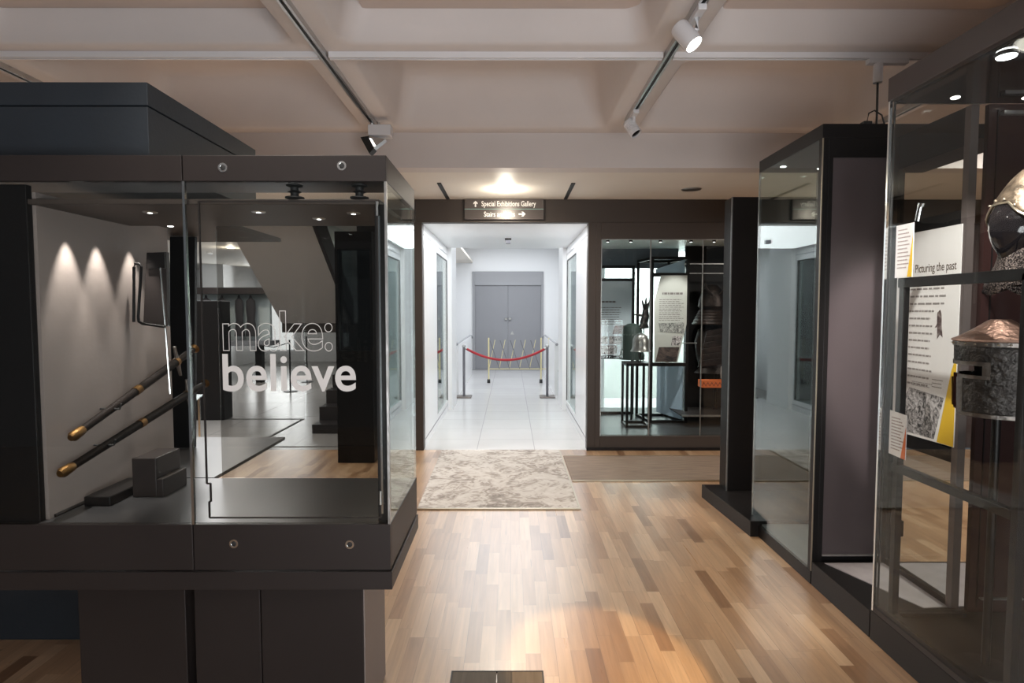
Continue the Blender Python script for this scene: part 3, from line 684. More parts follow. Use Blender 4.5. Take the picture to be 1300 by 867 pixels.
# costume vitrine
t = thing('costume_vitrine', (-5.9, 12.2, 0), 'wall vitrine of dark hanging costumes in the far hall, behind the lettering make:', 'vitrine')
B(-6.5, -5.05, 12.35, 12.45, .8, 1.95).build('back_panel', mat('pale teal board', (.45, .52, .53), .6), t)
B(-6.5, -5.0, 12.0, 12.45, 1.82, 1.95).build('top_rail', char, t); B(-6.5, -4.9, 11.95, 12.45, .76, .86).build('shelf', mat('grey ledge', (.2, .21, .23), .5), t)
B(-5.25, -5.12, 12.05, 12.2, 0, .78).build('leg', black, t); B(-6.45, -6.3, 12.05, 12.2, 0, .78).build('leg', black, t)
for x, w in ((-6.28, .14), (-5.95, .12), (-5.6, .09), (-5.36, .1)):
    MB().lathe([(.02, 1.80), (.03, 1.74), (w*.9, 1.68), (w, 1.5), (w*.8, 1.3), (w*1.15, 1.0), (w*1.2, .95)], (x, 12.15, 0), 18, sy=.5).build('costume', darkf, t, True)
# dark block and totem
tag(B(-4.55, -3.88, 7.9, 8.15, 0, 1.62).build('dark_plinth', black, None, bevel=.01), 'tall black plinth in the hall left of the staircase, behind the letter b', 'plinth')
t = thing('smoked_glass_totem', (-1.5, 5.72, 0), 'tall black totem with smoked glass middle between the left case and corridor jamb', 'totem')
B(-1.69, -1.33, 5.68, 5.84, 0, 1.10).build('lower_panel', black, t, bevel=.004)
B(-1.69, -1.33, 5.68, 5.84, 2.08, 2.25).build('cap', black, t, bevel=.004)
MB().box(-1.69, -1.665, 5.68, 5.84, 1.10, 2.08).box(-1.355, -1.33, 5.68, 5.84, 1.10, 2.08).build('upright', black, t)
B(-1.665, -1.355, 5.75, 5.76, 1.10, 2.08).build('glass_pane', GS, t)
# solid black posts standing in for rope post reflections in the glass
for x, y in ((-4.03, 10.7), (-4.21, 12.1)):
    q = thing('post_reflection', (x, y, 0), 'slim black solid standing in for a barrier post reflection, %s of the pair behind the lettering' % ('nearer' if y < 11 else 'farther'), 'barrier post', 'modelled post reflections')
    MB().tube([(x, y, .02), (x, y, .95)], .014, 10).build('post', black, q, True); MB().lathe([(.12, 0), (.12, .01), (.03, .02)], (x, y, 0), 20).build('base', black, q, True)
tag(MB().tube([(-4.03, 10.7, .9), (-4.4, 10.9, .80), (-4.8, 11.1, .84)], .008, 8).build('barrier_tape', black, None, True), 'dark tape hanging from the nearer modelled post reflection', 'tape')

# left corridor vitrine (behind the glazed opening)
def side_vitrine(side):
    if side < 0: xa, xb = -1.62, -.975
    else: xa, xb = .865, .90
    if side < 0:
        t = thing('corridor_vitrine', (-1.3, 7.5, 0), 'dark vitrine built into the left corridor wall', 'vitrine')
        B(xa, -1.012, 6.24, 6.28, 0, 2.41).build('front_panel', black, t)
        B(xa, xa+.02, 6.28, 8.7, 0, 2.41).build('outer_panel', bronze, t)
        B(xa+.02, xb, 6.30, 8.7, .10, .16).build('deck', deckm, t)
        B(xa+.02, xb, 6.28, 8.7, 2.30, 2.34).build('canopy', bronze, t)
        B(xa+.02, -1.02, 8.66, 8.69, .16, 2.30).build('end_panel', bluebk, t)
        a = thing('hanging_textile', (-1.3, 8.1, .6), 'tall dark patterned hanging inside the left corridor vitrine', 'textile')
        B(-1.40, -1.20, 8.08, 8.11, .55, 2.05).build('cloth', photod, a); MB().tube([(-1.43, 8.095, 2.06), (-1.17, 8.095, 2.06)], .01, 8).build('pole', black, a, True)
        tag(B(-1.30, -1.05, 7.60, 7.80, .16, .22).build('label_block', paper, None, bevel=.004), 'cream label block on the deck of the left corridor vitrine', 'label')
side_vitrine(-1)
# ---------------------------------------------------------------- RIGHT SHOWCASE beyond the rug
t = thing('wall_showcase', (1.7, 6.4, 0), 'wide bronze framed showcase beside the corridor with helmet, text panels and dark armour', 'showcase')
m = MB().box(.90, .953, 6.19, 6.26, .0, 2.41).box(.953, 2.5, 6.19, 6.26, 2.235, 2.41).box(.953, 2.5, 6.19, 6.26, 0, .155)
m.build('frame', bronze, t, bevel=.003)
B(.81, 2.5, 6.175, 6.19, 0, .03).build('kick_strip', black, t)
MB().box(.955, 2.5, 6.187, 6.19, 2.228, 2.236).box(.953, .959, 6.187, 6.19, .155, 2.23).build('bead', silver, t)
B(.953, 2.5, 6.22, 6.228, .155, 2.235).build('front_glass', G, t)
MB().box(1.472, 1.484, 6.216, 6.232, .155, 2.235).box(2.026, 2.034, 6.216, 6.232, .155, 2.235).build('glass_joint', silver, t)
B(.87, 3.28, 6.26, 8.0, .13, .155).build('deck', mat('slate deck', (.06, .065, .07), .3), t)
B(.87, 3.28, 6.26, 8.0, 2.28, 2.32).build('ceiling_panel', mat('pale green ceiling board', (.70, .78, .76), .4), t)
B(.87, 2.16, 7.58, 7.62, 2.03, 2.28).build('light_baffle', mat('slate board', (.10, .12, .14), .5), t)
for x in (1.05, 1.3, 1.62, 1.95, 2.2):
    q = MB().lathe([(.012, 0), (.012, -.02), (.02, -.022), (.02, -.05), (.014, -.052)], (x, 6.38, 2.28), 14).build('mini_spot', black, t, True)
    MB().lathe([(.012, -.054), (.013, -.0525)], (x, 6.38, 2.28), 12).build('spot_lens', lits, q, True)
spot('showcase_beam', (1.25, 6.35, 2.2), (1.5, 7.0, .9), 40, 70, .6, (1, .97, .92), .02)
spot('showcase_beam', (1.95, 6.35, 2.2), (1.9, 7.0, 1.2), 40, 60, .6, (1, .97, .92), .02)
spot('showcase_beam', (2.3, 6.4, 2.2), (2.5, 7.0, 1.2), 5, 60, .6, (1, .85, .7), .02)
# dark back wall on the right part
struct('wall_vitrine_back', MB().box(2.16, 3.3, 7.25, 7.3, .155, 2.28), black)
struct('wall_vitrine_far', B(.83, 3.3, 9.9, 10.0, 0, 2.65), concrete)
struct('wall_vitrine_side', B(3.2, 3.3, 7.3, 10, 0, 2.65), concrete)

def lines(mb, P0, U, V, w, rows, pitch, th, N_, seed=1, short=None):
    """rows of broken grey bars standing for body copy too small to read"""
    rnd = random.Random(seed); P0 = Vector(P0); U = Vector(U).normalized(); V = Vector(V).normalized(); N_ = Vector(N_)
    for r_ in range(rows):
        x = 0; end = w*rnd.uniform(.82, 1) if not short else w*short(r_)
        while x < end:
            l = min(rnd.uniform(.012, .035)*w/.2, end-x)
            a = P0+U*x+V*(-pitch*r_); b = a+U*l
            mb.prism([a, b, b-V*th, a-V*th], N_)
            x += l+.006*w/.2
    return mb
def fframe(name, par, x0, x1, y, z0, z1, w, m=black):
    return MB().box(x0-w/2, x0+w/2, y-w/2, y+w/2, z0, z1).box(x1-w/2, x1+w/2, y-w/2, y+w/2, z0, z1).box(x0+w/2, x1-w/2, y-w/2, y+w/2, z1-w, z1).box(x0+w/2, x1-w/2, y-w/2, y+w/2, z0, z0+w).build(name, m, par)

YA = 7.5
t = thing('panel_frame', (1.3, YA, .155), 'black tube frame carrying the blue grey panel in the left of the showcase', 'frame')
fframe('frame', t, 1.0, 1.565, YA, .155, 2.06, .035)
MB().box(1.018, 1.547, YA-.015, YA+.015, 1.86, 1.90).box(1.018, 1.547, YA-.015, YA+.015, .87, .92).build('crossbar', black, t)
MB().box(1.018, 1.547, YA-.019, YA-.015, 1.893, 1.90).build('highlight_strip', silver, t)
t = thing('exhibit_board', (1.3, YA-.03, .92), 'blue grey text panel with small photographs in the left of the showcase', 'text panel')
B(1.03, 1.54, YA-.03, YA-.02, .92, 1.86).build('board', paperb, t)
m = MB(); lines(m, (1.12, YA-.0305, 1.61), (1, 0, 0), (0, 0, 1), .24, 1, .04, .022, (0, -.001, 0), 5); m.build('heading', ink, t)
m = MB(); lines(m, (1.12, YA-.0305, 1.53), (1, 0, 0), (0, 0, 1), .30, 8, .030, .008, (0, -.001, 0), 6); m.build('text_lines', ink, t)
MB().prism([(1.30, YA-.031, 1.19), (1.33, YA-.031, 1.30), (1.50, YA-.031, 1.30), (1.47, YA-.031, 1.19)], (0, -.002, 0)).build('photograph', photo_mat('reddish print', 30, (.05, .02, .02), (.4, .3, .3)), t)
B(1.04, 1.24, YA-.033, YA-.031, 1.06, 1.16).build('photograph', photos, t); B(1.26, 1.42, YA-.033, YA-.031, 1.06, 1.16).build('photograph', photos, t)
B(1.04, 1.36, YA-.033, YA-.031, .93, 1.045).build('photograph', photos, t)

YB = 6.92
t = thing('angled_stand_frame', (1.88, YB, .155), 'black open box frame with blue side panel in the middle of the showcase', 'frame')
fframe('front_frame', t, 1.665, 2.085, YB, .155, 2.12, .032)
MB().box(1.68, 2.07, YB-.013, YB+.013, 1.885, 1.93).box(1.68, 2.07, YB-.013, YB+.013, .83, .875).build('crossbar', black, t)
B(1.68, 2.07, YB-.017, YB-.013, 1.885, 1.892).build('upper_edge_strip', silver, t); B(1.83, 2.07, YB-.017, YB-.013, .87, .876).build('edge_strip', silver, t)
MB().bar((1.665, YB, 2.10), (1.60, YB+.45, 2.10), .03, .03).bar((2.085, YB, 2.10), (2.0, YB+.45, 2.10), .03, .03).bar((1.665, YB, .17), (1.60, YB+.45, .17), .03, .03).bar((2.085, YB, .17), (1.95, YB+.45, .17), .03, .03).build('side_rail', black, t)
fframe('rear_frame', t, 1.60, 1.98, YB+.46, .155, 2.115, .03)
MB().prism([(1.83, YB+.38, .22), (2.06, YB+.06, .18), (2.06, YB+.06, .84), (1.83, YB+.38, .84)], (.008, .006, 0)).build('lower_panel', bluepan, t)
MB().prism([(1.80, YB+.38, 1.93), (2.06, YB+.06, 1.93), (2.06, YB+.06, 2.09), (1.80, YB+.38, 2.00)], (.008, .006, 0)).build('upper_panel', bluepan, t)
t = thing('exhibit_board', (1.9, YB-.03, .88), 'sand grey text panel with slanted corners and photographs in the middle of the showcase', 'text panel')
MB().prism([(1.70, YB-.02, .88), (1.69, YB-.02, 1.60), (1.76, YB-.02, 1.90), (2.07, YB-.02, 1.90), (2.07, YB-.02, 1.33), (1.97, YB-.02, .88)], (0, -.008, 0)).build('board', papers, t)
m = MB(); lines(m, (1.78, YB-.0285, 1.70), (1, 0, 0), (0, 0, 1), .24, 1, .04, .024, (0, -.001, 0), 15); m.build('heading', ink, t)
m = MB(); lines(m, (1.745, YB-.0285, 1.62), (1, 0, 0), (0, 0, 1), .29, 12, .022, .007, (0, -.001, 0), 16); m.build('text_lines', ink, t)
MB().prism([(1.76, YB-.03, 1.24), (1.74, YB-.03, 1.34), (2.04, YB-.03, 1.35), (2.04, YB-.03, 1.22)], (0, -.001, 0)).build('photograph', photo_mat('engraving print', 26, (.08, .08, .08), (.42, .43, .40), 3), t)
MB().prism([(1.89, YB-.03, 1.08), (1.91, YB-.03, 1.19), (2.02, YB-.03, 1.19), (1.995, YB-.03, 1.08)], (0, -.001, 0)).build('photograph', photos, t)
MB().prism([(1.71, YB-.03, .885), (1.75, YB-.03, 1.06), (1.99, YB-.03, 1.06), (1.955, YB-.03, .885)], (0, -.001, 0)).build('photograph', photod, t)

# helmet stand
t = thing('helmet_stand', (1.45, 6.75, .155), 'low black tube stand carrying the silver kettle helmet', 'stand')
X0, X1, Y0, Y1, ZB, ZT = 1.33, 1.58, 6.64, 6.92, .155, .885
m = MB()
for x in (X0, X1):
    for y in (Y0, Y1):
        MB().box(x-.013, x+.013, y-.013, y+.013, ZB, ZT).build('leg', black, t)
for z in (ZB, ZT-.026):
    MB().box(X0, X1, Y0-.013, Y0+.013, z, z+.026).box(X0, X1, Y1-.013, Y1+.013, z, z+.026).box(X0-.013, X0+.013, Y0, Y1, z, z+.026).box(X1-.013, X1+.013, Y0, Y1, z, z+.026).build('rail', black, t)
B(X0-.013, X1+.013, Y0-.013, Y1+.013, ZT, ZT+.008).build('top_plate', char, t)
t = thing('kettle_helmet', (1.50, 6.74, .893), 'dull silver kettle helmet on a rod above the black tube stand', 'helmet')
MB().tube([(1.50, 6.74, .893), (1.50, 6.74, 1.12)], .007, 8).tube([(1.475, 6.74, .893), (1.50, 6.74, 1.03)], .004, 8).build('mount', rubber, t, True)
MB().lathe([(.118, 1.02), (.113, 1.026), (.098, 1.06), (.094, 1.10), (.090, 1.15), (.074, 1.195), (.040, 1.225), (.002, 1.235)], (1.50, 6.74, 0), 32).build('bowl', silver, t, True)
MB().tube([(1.50+.112*math.cos(a), 6.74+.112*math.sin(a), 1.026) for a in [2*PI*k/32 for k in range(32)]], .004, 8, True).build('brim_roll', silver, t, True)
MB().tube([(1.47, 6.70, 1.05), (1.46, 6.68, .97), (1.49, 6.68, .93), (1.53, 6.68, .97), (1.535, 6.70, 1.05)], .004, 8).build('chin_strap', darkf, t, True)
t = thing('dark_helmet', (1.46, 7.05, .92), 'dark green black helmet with neck guard just behind the silver helmet', 'helmet')
MB().lathe([(.15, .90), (.145, .96), (.13, 1.05), (.125, 1.15), (.12, 1.24), (.10, 1.30), (.05, 1.33), (.002, 1.335)], (1.47, 7.08, 0), 32).build('bowl', greenbk, t, True)
MB().tube([(1.47, 7.08, .16), (1.47, 7.08, .95)], .010, 8).build('mount', rubber, t, True)
for k in range(14):
    a = -2.6+.30*k; MB().lathe([(.001, -.004), (.005, 0), (.001, .004)], (1.47+.124*math.cos(a), 7.08+.124*math.sin(a), 1.20), 8).build('rivet', silver, t, True)
# gauntlet
t = thing('gauntlet', (1.60, 7.0, 1.25), 'dark steel gauntlet with flared cuff raised beside the silver helmet', 'gauntlet')
MB().prism([(1.52, 7.0, 1.26), (1.66, 7.0, 1.28), (1.64, 7.0, 1.34), (1.58, 7.0, 1.36)], (0, .09, 0)).build('cuff', ironm, t, bevel=.015)
MB().tube([(1.60, 7.04, 1.33), (1.62, 7.04, 1.42), (1.62, 7.04, 1.50)], [.05, .045, .035], 12).build('hand_plate', ironm, t, True)
for dx, dz, tx, tz in ((.0, .0, -.04, .13), (.012, .01, -.005, .15), (.024, .0, .03, .14), (-.03, -.05, -.10, .01)):
    MB().tube([(1.61+dx, 7.04, 1.48+dz), (1.61+dx+tx*.5, 7.03, 1.48+dz+tz*.6), (1.61+dx+tx, 7.01, 1.48+dz+tz)], [.017, .015, .008], 10).build('finger', ironm, t, True)
MB().tube([(1.60, 7.04, 1.28), (1.60, 7.06, .155)], .006, 8).build('mount', rubber, t, True)

# dark armour on the right
t = thing('armour_bust', (2.47, 7.0, .155), 'dark armour with crested helmet and plated shoulders in the right of the showcase', 'armour')
darm = mat('browned lacquer plate', (.022, .014, .011), .4, .5, .5, 40, .5, 12)
MB().lathe([(.13, 1.50), (.16, 1.54), (.15, 1.62), (.12, 1.72), (.06, 1.79), (.002, 1.80)], (2.40, 7.0, 0), 28).build('helmet', darm, t, True)
for k in range(5):
    MB().lathe([(.145+.016*k, 1.50-.035*k), (.165+.016*k, 1.475-.035*k), (.163+.016*k, 1.465-.035*k), (.14+.016*k, 1.49-.035*k)], (2.41, 7.02, 0), 28).build('neck_lame', darm, t, True)
for s_ in (-1, 1):
    MB().tube([(2.40+s_*.03, 6.88, 1.66), (2.40+s_*.12, 6.86, 1.76), (2.40+s_*.13, 6.86, 1.82)], [.012, .014, .004], 10).build('crest_horn', darm, t, True)
MB().lathe([(.10, 1.33), (.22, 1.26), (.26, 1.12), (.24, .95), (.20, .80), (.26, .74)], (2.48, 7.05, 0), 28, sy=.6).build('cuirass', darm, t, True)
for k in range(6):
    MB().prism([(2.30-.02*k, 6.86-.01*k, 1.25-.07*k), (2.52, 6.82-.01*k, 1.30-.07*k), (2.53, 6.82-.01*k, 1.23-.07*k), (2.29-.02*k, 6.86-.01*k, 1.18-.07*k)], (0, .02, 0)).build('shoulder_lame', darm, t, bevel=.004)
MB().tube([(2.48, 7.05, .296), (2.48, 7.05, .8)], .02, 10).build('stand_pole', black, t, True)
tag(B(2.38, 2.47, 6.60, 6.61, .72, .86).build('label_card', mat('grey card', (.36, .33, .31), .6)), 'pale grey label card standing above the orange zigzag band', 'label')
t = thing('zigzag_band', (2.4, 6.6, .58), 'orange band with dark zigzag pattern on a ledge in the showcase right', 'band')
B(2.16, 2.9, 6.58, 6.72, .62, .70).build('ledge', orange, t)
m = MB()
for k in range(16):
    x = 2.16+.045*k
    m.prism([(x, 6.579, .645), (x+.0225, 6.579, .685), (x+.045, 6.579, .645), (x+.045, 6.579, .635), (x+.0225, 6.579, .672), (x, 6.579, .635)], (0, -.002, 0))
m.build('zigzag', mat('dark red print', (.16, .03, .02), .6), t)
t = thing('glass_shelf', (2.3, 7.1, 1.0), 'thin lit shelf edges and rails crossing the dark right part of the showcase', 'shelf')
MB().box(2.0, 3.1, 7.2, 7.23, 2.05, 2.065).box(2.1, 3.1, 6.9, 6.93, 1.92, 1.93).box(1.98, 2.2, 6.9, 6.92, 1.10, 1.112).box(1.95, 3.1, 6.6, 6.62, .285, .305).build('rail', silver, t)
B(1.95, 3.1, 6.62, 7.2, .285, .295).build('low_shelf', char, t)

# ---------------------------------------------------------------- RIGHT: black column on low plinth
t = thing('black_column', (2.0, 4.5, 0), 'tall black panel standing on a low black plinth before the showcase', 'column')
B(1.67, 2.6, 4.45, 4.62, .105, 2.344).build('panel', black, t, bevel=.003)
MB().prism([(1.585, 3.80, 0), (2.6, 3.80, 0), (2.6, 4.62, 0), (1.53, 4.62, 0), (1.54, 4.47, 0)], (0, 0, .105)).build('plinth', black, t, bevel=.003)
B(1.662, 1.67, 4.448, 4.46, .105, 2.344).build('edge_bead', silver, t)

# ---------------------------------------------------------------- MIDDLE RIGHT CASE
XG = 1.64
t = thing('tall_glass_case', (1.85, 3.5, 0), 'tall black framed glass case with dark end panel, behind the helmet case', 'display case')
B(XG, 2.72, 3.13, 3.92, 2.40, 2.474).build('top_slab', black, t, bevel=.003)
B(XG, 2.03, 3.13, 3.92, 0, .075).build('base', black, t, bevel=.003)
B(XG, XG+.008, 3.165, 3.915, .075, 2.40).build('side_glass', GG, t)
MB().box(XG, XG+.035, 3.13, 3.165, .075, 2.40).box(XG+.035, 2.03, 3.13, 3.145, 2.30, 2.40).box(XG+.035, 1.70, 3.13, 3.145, .075, 2.30).build('end_frame', black, t, bevel=.002)
B(XG+.0, XG+.006, 3.128, 3.132, .075, 2.40).build('edge_bead', rim, t)
B(1.70, 2.03, 3.138, 3.150, .165, 2.30).build('end_panel', purple, t)
B(1.70, 2.03, 3.132, 3.145, .155, .165).build('bottom_bead', silver, t)
B(1.66, 2.03, 3.145, 3.165, .075, .155).build('lower_panel', black, t)
B(XG, XG+.008, 3.912, 3.92, .075, 2.40).build('glass_joint', silver, t)
B(XG+.01, 2.03, 3.905, 3.912, .075, 2.40).build('far_glass', GG, t)
B(2.01, 2.03, 3.165, 3.90, .075, 2.40).build('back_panel', purple, t)
B(XG+.02, 2.01, 3.17, 3.90, .075, .085).build('deck', mat('grey case deck', (.16, .16, .17), .35), t)
for x, y in ((1.72, 3.75), (1.98, 3.8), (1.75, 3.3)):
    MB().lathe([(.004, 2.3955), (.016, 2.397), (.018, 2.40)], (x, y, 0), 16).build('case_spot', lits, t, True)
spot('case_beam', (1.85, 3.5, 2.38), (1.85, 3.5, 0), 10, 100, .8, (1, .97, .95), .02)
# platform between cases
t = thing('low_platform', (2.1, 2.85, 0), 'low black platform with a painted grey patch of light between the two right hand cases', 'platform')
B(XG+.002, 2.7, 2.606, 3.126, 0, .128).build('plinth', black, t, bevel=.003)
MB().prism([(1.70, 3.10, .128), (2.60, 3.10, .128), (2.60, 2.68, .128), (1.90, 2.62, .128)], (0, 0, .004)).build('light_patch', mat('grey inlay', (.30, .28, .29), .5, 0, 0, 40, .15, 9), t)  # lighter grey sheet stands in for light falling on the platform top
# text frame between cases
t = thing('glazed_text_frame', (2.03, 2.8, .13), 'tall black frame with clear panes above and below the large picture panel', 'frame')
MB().box(2.015, 2.05, 2.61, 2.645, .132, 2.395).build('upright', mat('taupe brown metal', (.13, .105, .10), .35, .3), t); MB().box(2.015, 2.05, 3.085, 3.12, .132, 2.395).build('upright', black, t)
for a, b in ((2.225, 2.395), (1.885, 1.945), (.80, .865), (.132, .16)):
    B(2.018, 2.047, 2.645, 3.085, a, b).build('rail', black, t)
B(2.028, 2.034, 2.645, 3.085, 1.945, 2.225).build('glass_pane', G, t)
B(2.028, 2.034, 2.645, 3.085, .16, .80).build('glass_pane', G, t)
B(2.035, 2.05, 2.645, 3.085, .865, 1.885).build('backing', black, t)
t = thing('picture_board', (2.02, 2.8, .87), 'large white panel headed Picturing the past with knights photograph and amber corner', 'text panel')
XP = 2.012
MB().prism([(XP, 2.63, .875), (XP, 3.06, .868), (XP, 3.06, 1.882), (XP, 2.63, 1.882)], (.006, 0, 0)).build('board', paper, t)
# text plane faces -X; reading direction runs from far (large y) to near (small y)
text('heading', 'Picturing the past', (XP-.0002, 2.925, 1.682), LEFTF, .058, mat('brown ink', (.10, .07, .05), .7), t, width=.27, off=.0003)
m = MB(); lines(m, (XP, 2.955, 1.605), (0, -1, 0), (0, 0, 1), .27, 3, .036, .009, (-.001, 0, 0), 21)
lines(m, (XP, 2.955, 1.497), (0, -1, 0), (0, 0, 1), .17, 11, .036, .009, (-.001, 0, 0), 22)
lines(m, (XP, 2.78, 1.17), (0, -1, 0), (0, 0, 1), .07, 3, .017, .004, (-.001, 0, 0), 23); m.build('text_lines', mat('soft grey ink', (.30, .27, .26), .7), t)
m = MB(); lines(m, (XP, 2.92, 1.145), (0, -1, 0), (0, 0, 1), .15, 2, .017, .005, (-.001, 0, 0), 24); m.build('caption_lines', mat('pale grey ink', (.45, .42, .42), .7), t)
MB().prism([(XP, y, z) for y, z in ((2.7636, 1.4844), (2.745, 1.5), (2.7357, 1.4792), (2.7326, 1.4324), (2.7233, 1.37), (2.7407, 1.383), (2.7586, 1.3606), (2.7605, 1.4168), (2.776, 1.4142), (2.7624, 1.4324))], (-.001, 0, 0)).build('artefact_cutout', photo_mat('dark bronze print', 14, (.08, .05, .05), (.40, .34, .32)), t)
MB().prism([(XP, y, z) for y, z in ((2.935, 1.11), (2.70, 1.09), (2.755, .885), (3.055, .88), (3.055, .93))], (-.001, 0, 0)).build('photograph', photo, t)
fg = photo_mat('print dark figure', 60, (.02, .018, .018), (.40, .37, .36), 1)
for yy, hh in ((2.965, .13), (2.80, .155)):
    MB().prism([(XP-.001, yy+.03, .885), (XP-.001, yy+.032, .885+hh*.5), (XP-.001, yy+.02, .885+hh*.7), (XP-.001, yy+.012, .885+hh), (XP-.001, yy, .885+hh*1.12), (XP-.001, yy-.012, .885+hh), (XP-.001, yy-.02, .885+hh*.7), (XP-.001, yy-.032, .885+hh*.5), (XP-.001, yy-.025, .885)], (-.0005, 0, 0)).build('photograph_figure', fg, t)
MB().prism([(XP, y, z) for y, z in ((2.735, .876), (2.632, .876), (2.632, 1.30), (2.66, 1.22))], (-.001, 0, 0)).build('amber_corner', yellow, t)

# ---------------------------------------------------------------- NEAR RIGHT (HELMET) CASE
t = thing('helmet_case', (2.2, 1.2, 0), 'large black topped glass case at the right edge holding two helmets', 'display case')
B(XG, 3.2, -.6, 2.60, 2.40, 2.50).build('top_slab', mat('plum black fascia', (.060, .046, .044), .4, 0), t, bevel=.003)
B(XG+.03, 3.15, -.55, 2.57, 2.385, 2.40).build('soffit_board', gloss, t)
MB().prism([(XG, -.6, 0), (XG, 2.60, 0), (3.2, 2.60, 0), (3.2, -.6, 0)], (0, 0, .137)).build('base', black, t, bevel=.004)
B(XG+.0, XG+.03, -.55, 2.58, .137, .16).build('glass_channel', char, t)
B(XG+.006, XG+.014, -.58, 2.588, .137, 2.40).build('side_glass', GA, t)
B(XG+.02, 2.06, 2.580, 2.588, .137, 2.40).build('end_glass', GA, t)
MB().box(XG+.003, XG+.015, 2.586, 2.597, .137, 2.40).build('glass_joint', polish, t)
B(XG+.018, XG+.024, 2.578, 2.586, .137, 2.40).build('corner_seal', rubber, t)
B(XG+.02, 2.06, 2.578, 2.59, 2.388, 2.394).build('end_rail', steel, t)
B(2.065, 3.2, 2.575, 2.598, .137, 2.385).build('back_panel', mat('oxblood black panel', (.024, .011, .010), .35, 0, .02, 100, spec=.25), t)
B(2.10, 2.104, 2.570, 2.575, .16, 2.36).build('panel_seam', black, t)
MB().box(2.11, 2.4, 2.55, 2.572, 2.335, 2.35).box(2.11, 2.30, 2.555, 2.572, .20, .207).build('light_rail', silver, t)
B(3.1, 3.18, -.6, 2.575, .137, 2.385).build('rear_panel', black, t)
MB().lathe([(.026, 2.377), (.032, 2.379), (.036, 2.385)], (1.72, 2.08, 0), 28).build('spot_ring', black, t, True)
MB().lathe([(.002, 2.371), (.028, 2.3725), (.03, 2.376)], (1.72, 2.08, 0), 28).build('spot_lens', litc, t, True)
spot('case_beam', (1.74, 2.06, 2.36), (1.85, 2.3, 1.2), 24, 100, .7, (1, .93, .87), .02)
spot('case_beam', (1.78, 1.5, 2.36), (1.9, 2.3, 1.4), 12, 70, .7, (1, .92, .86), .02)
spot('case_beam', (2.05, 2.4, 2.36), (1.9, 2.2, 1.3), 10, 90, .7, (1, .75, .6), .02)
for x, y in ((1.86, 2.5), (2.16, 2.5), (1.80, 1.75)):
    MB().lathe([(.010, 2.380), (.014, 2.381), (.018, 2.385)], (x, y, 0), 16).build('small_spot', lits, t, True)
# inner stand frame close to the glass
t = thing('inner_stand', (1.70, 2.2, .137), 'slim black open frame with shelf bar just inside the glass of the helmet case', 'stand')
w = .028
for y in (2.535, 1.925):
    for x in (1.70,):
        B(x-w/2, x+w/2, y-w/2, y+w/2, .138, 1.62 if y > 2 or x > 1.8 else 1.62).build('post', black, t, bevel=.001)
MB().box(1.70-w/2, 1.70+w/2, 1.4, 2.56, 1.595, 1.636).build('shelf_bar', black, t, bevel=.002)
MB().box(1.70-w/2, 1.70+w/2, 1.94, 2.56, .79, .825).build('middle_rail', black, t, bevel=.002)
MB().box(1.70-w/2, 1.70+w/2, 1.94, 2.52, .138, .16).build('bottom_rail', black, t)
MB().box(1.715, 2.02, 2.525, 2.545, .138, .155).build('cross_rail', black, t)
MB().tube([(1.70, 2.50, 1.636), (1.69, 2.49, 1.66)], .003, 6).build('pin', steel, t)
def label(y0, y1, zt0, zt1, zb0, zb1, lab, acc):
    t = thing('text_label', (1.672, y0, zb0), lab, 'label', 'caption labels on the inner stand')
    x = 1.675
    MB().prism([(x, y1, zb1), (x, y0, zb0), (x, y0, zt0), (x, y1, zt1)], (.003, 0, 0)).build('card', paper, t)
    m = MB(); lines(m, (x-.0002, y1-.015, min(zt0, zt1)-.02), (0, -1, 0), (0, 0, 1), (y1-y0)*.75, 11, (zt0-zb0)/14, .005, (-.0008, 0, 0), 31, short=lambda r_: .7+.3*((r_*7) % 5)/5); m.build('text_lines', mat('pale brown ink', (.38, .30, .28), .7), t)
    MB().prism([(x-.0002, y0+.001, zb0+.001), (x-.0002, y0+.03, zb0+.001), (x-.0002, y0+.001, zt0-.05)], (-.0008, 0, 0)).build('colour_corner', acc, t)
    return t
label(2.49, 2.62, 1.867, 1.867, 1.64, 1.645, 'small white caption label on the shelf bar with amber edge', yellow) if False else label(2.455, 2.565, 1.862, 1.862, 1.637, 1.637, 'small white caption label with amber edge, standing on the shelf bar beside the glass edge', yellow)
label(2.455, 2.565, 1.052, 1.058, .862, .866, 'small white caption label with orange corner, standing above the middle rail', orange)
tag(MB().tube([(1.70, 2.47, 1.87), (1.70, 2.455, 1.93)], .012, 12).tube([(1.70, 2.45, 1.925), (1.70, 2.445, 1.94)], .016, 12).build('peg_clip', polish, None, True), 'tiny chrome clip at the top corner of the upper caption label', 'clip')

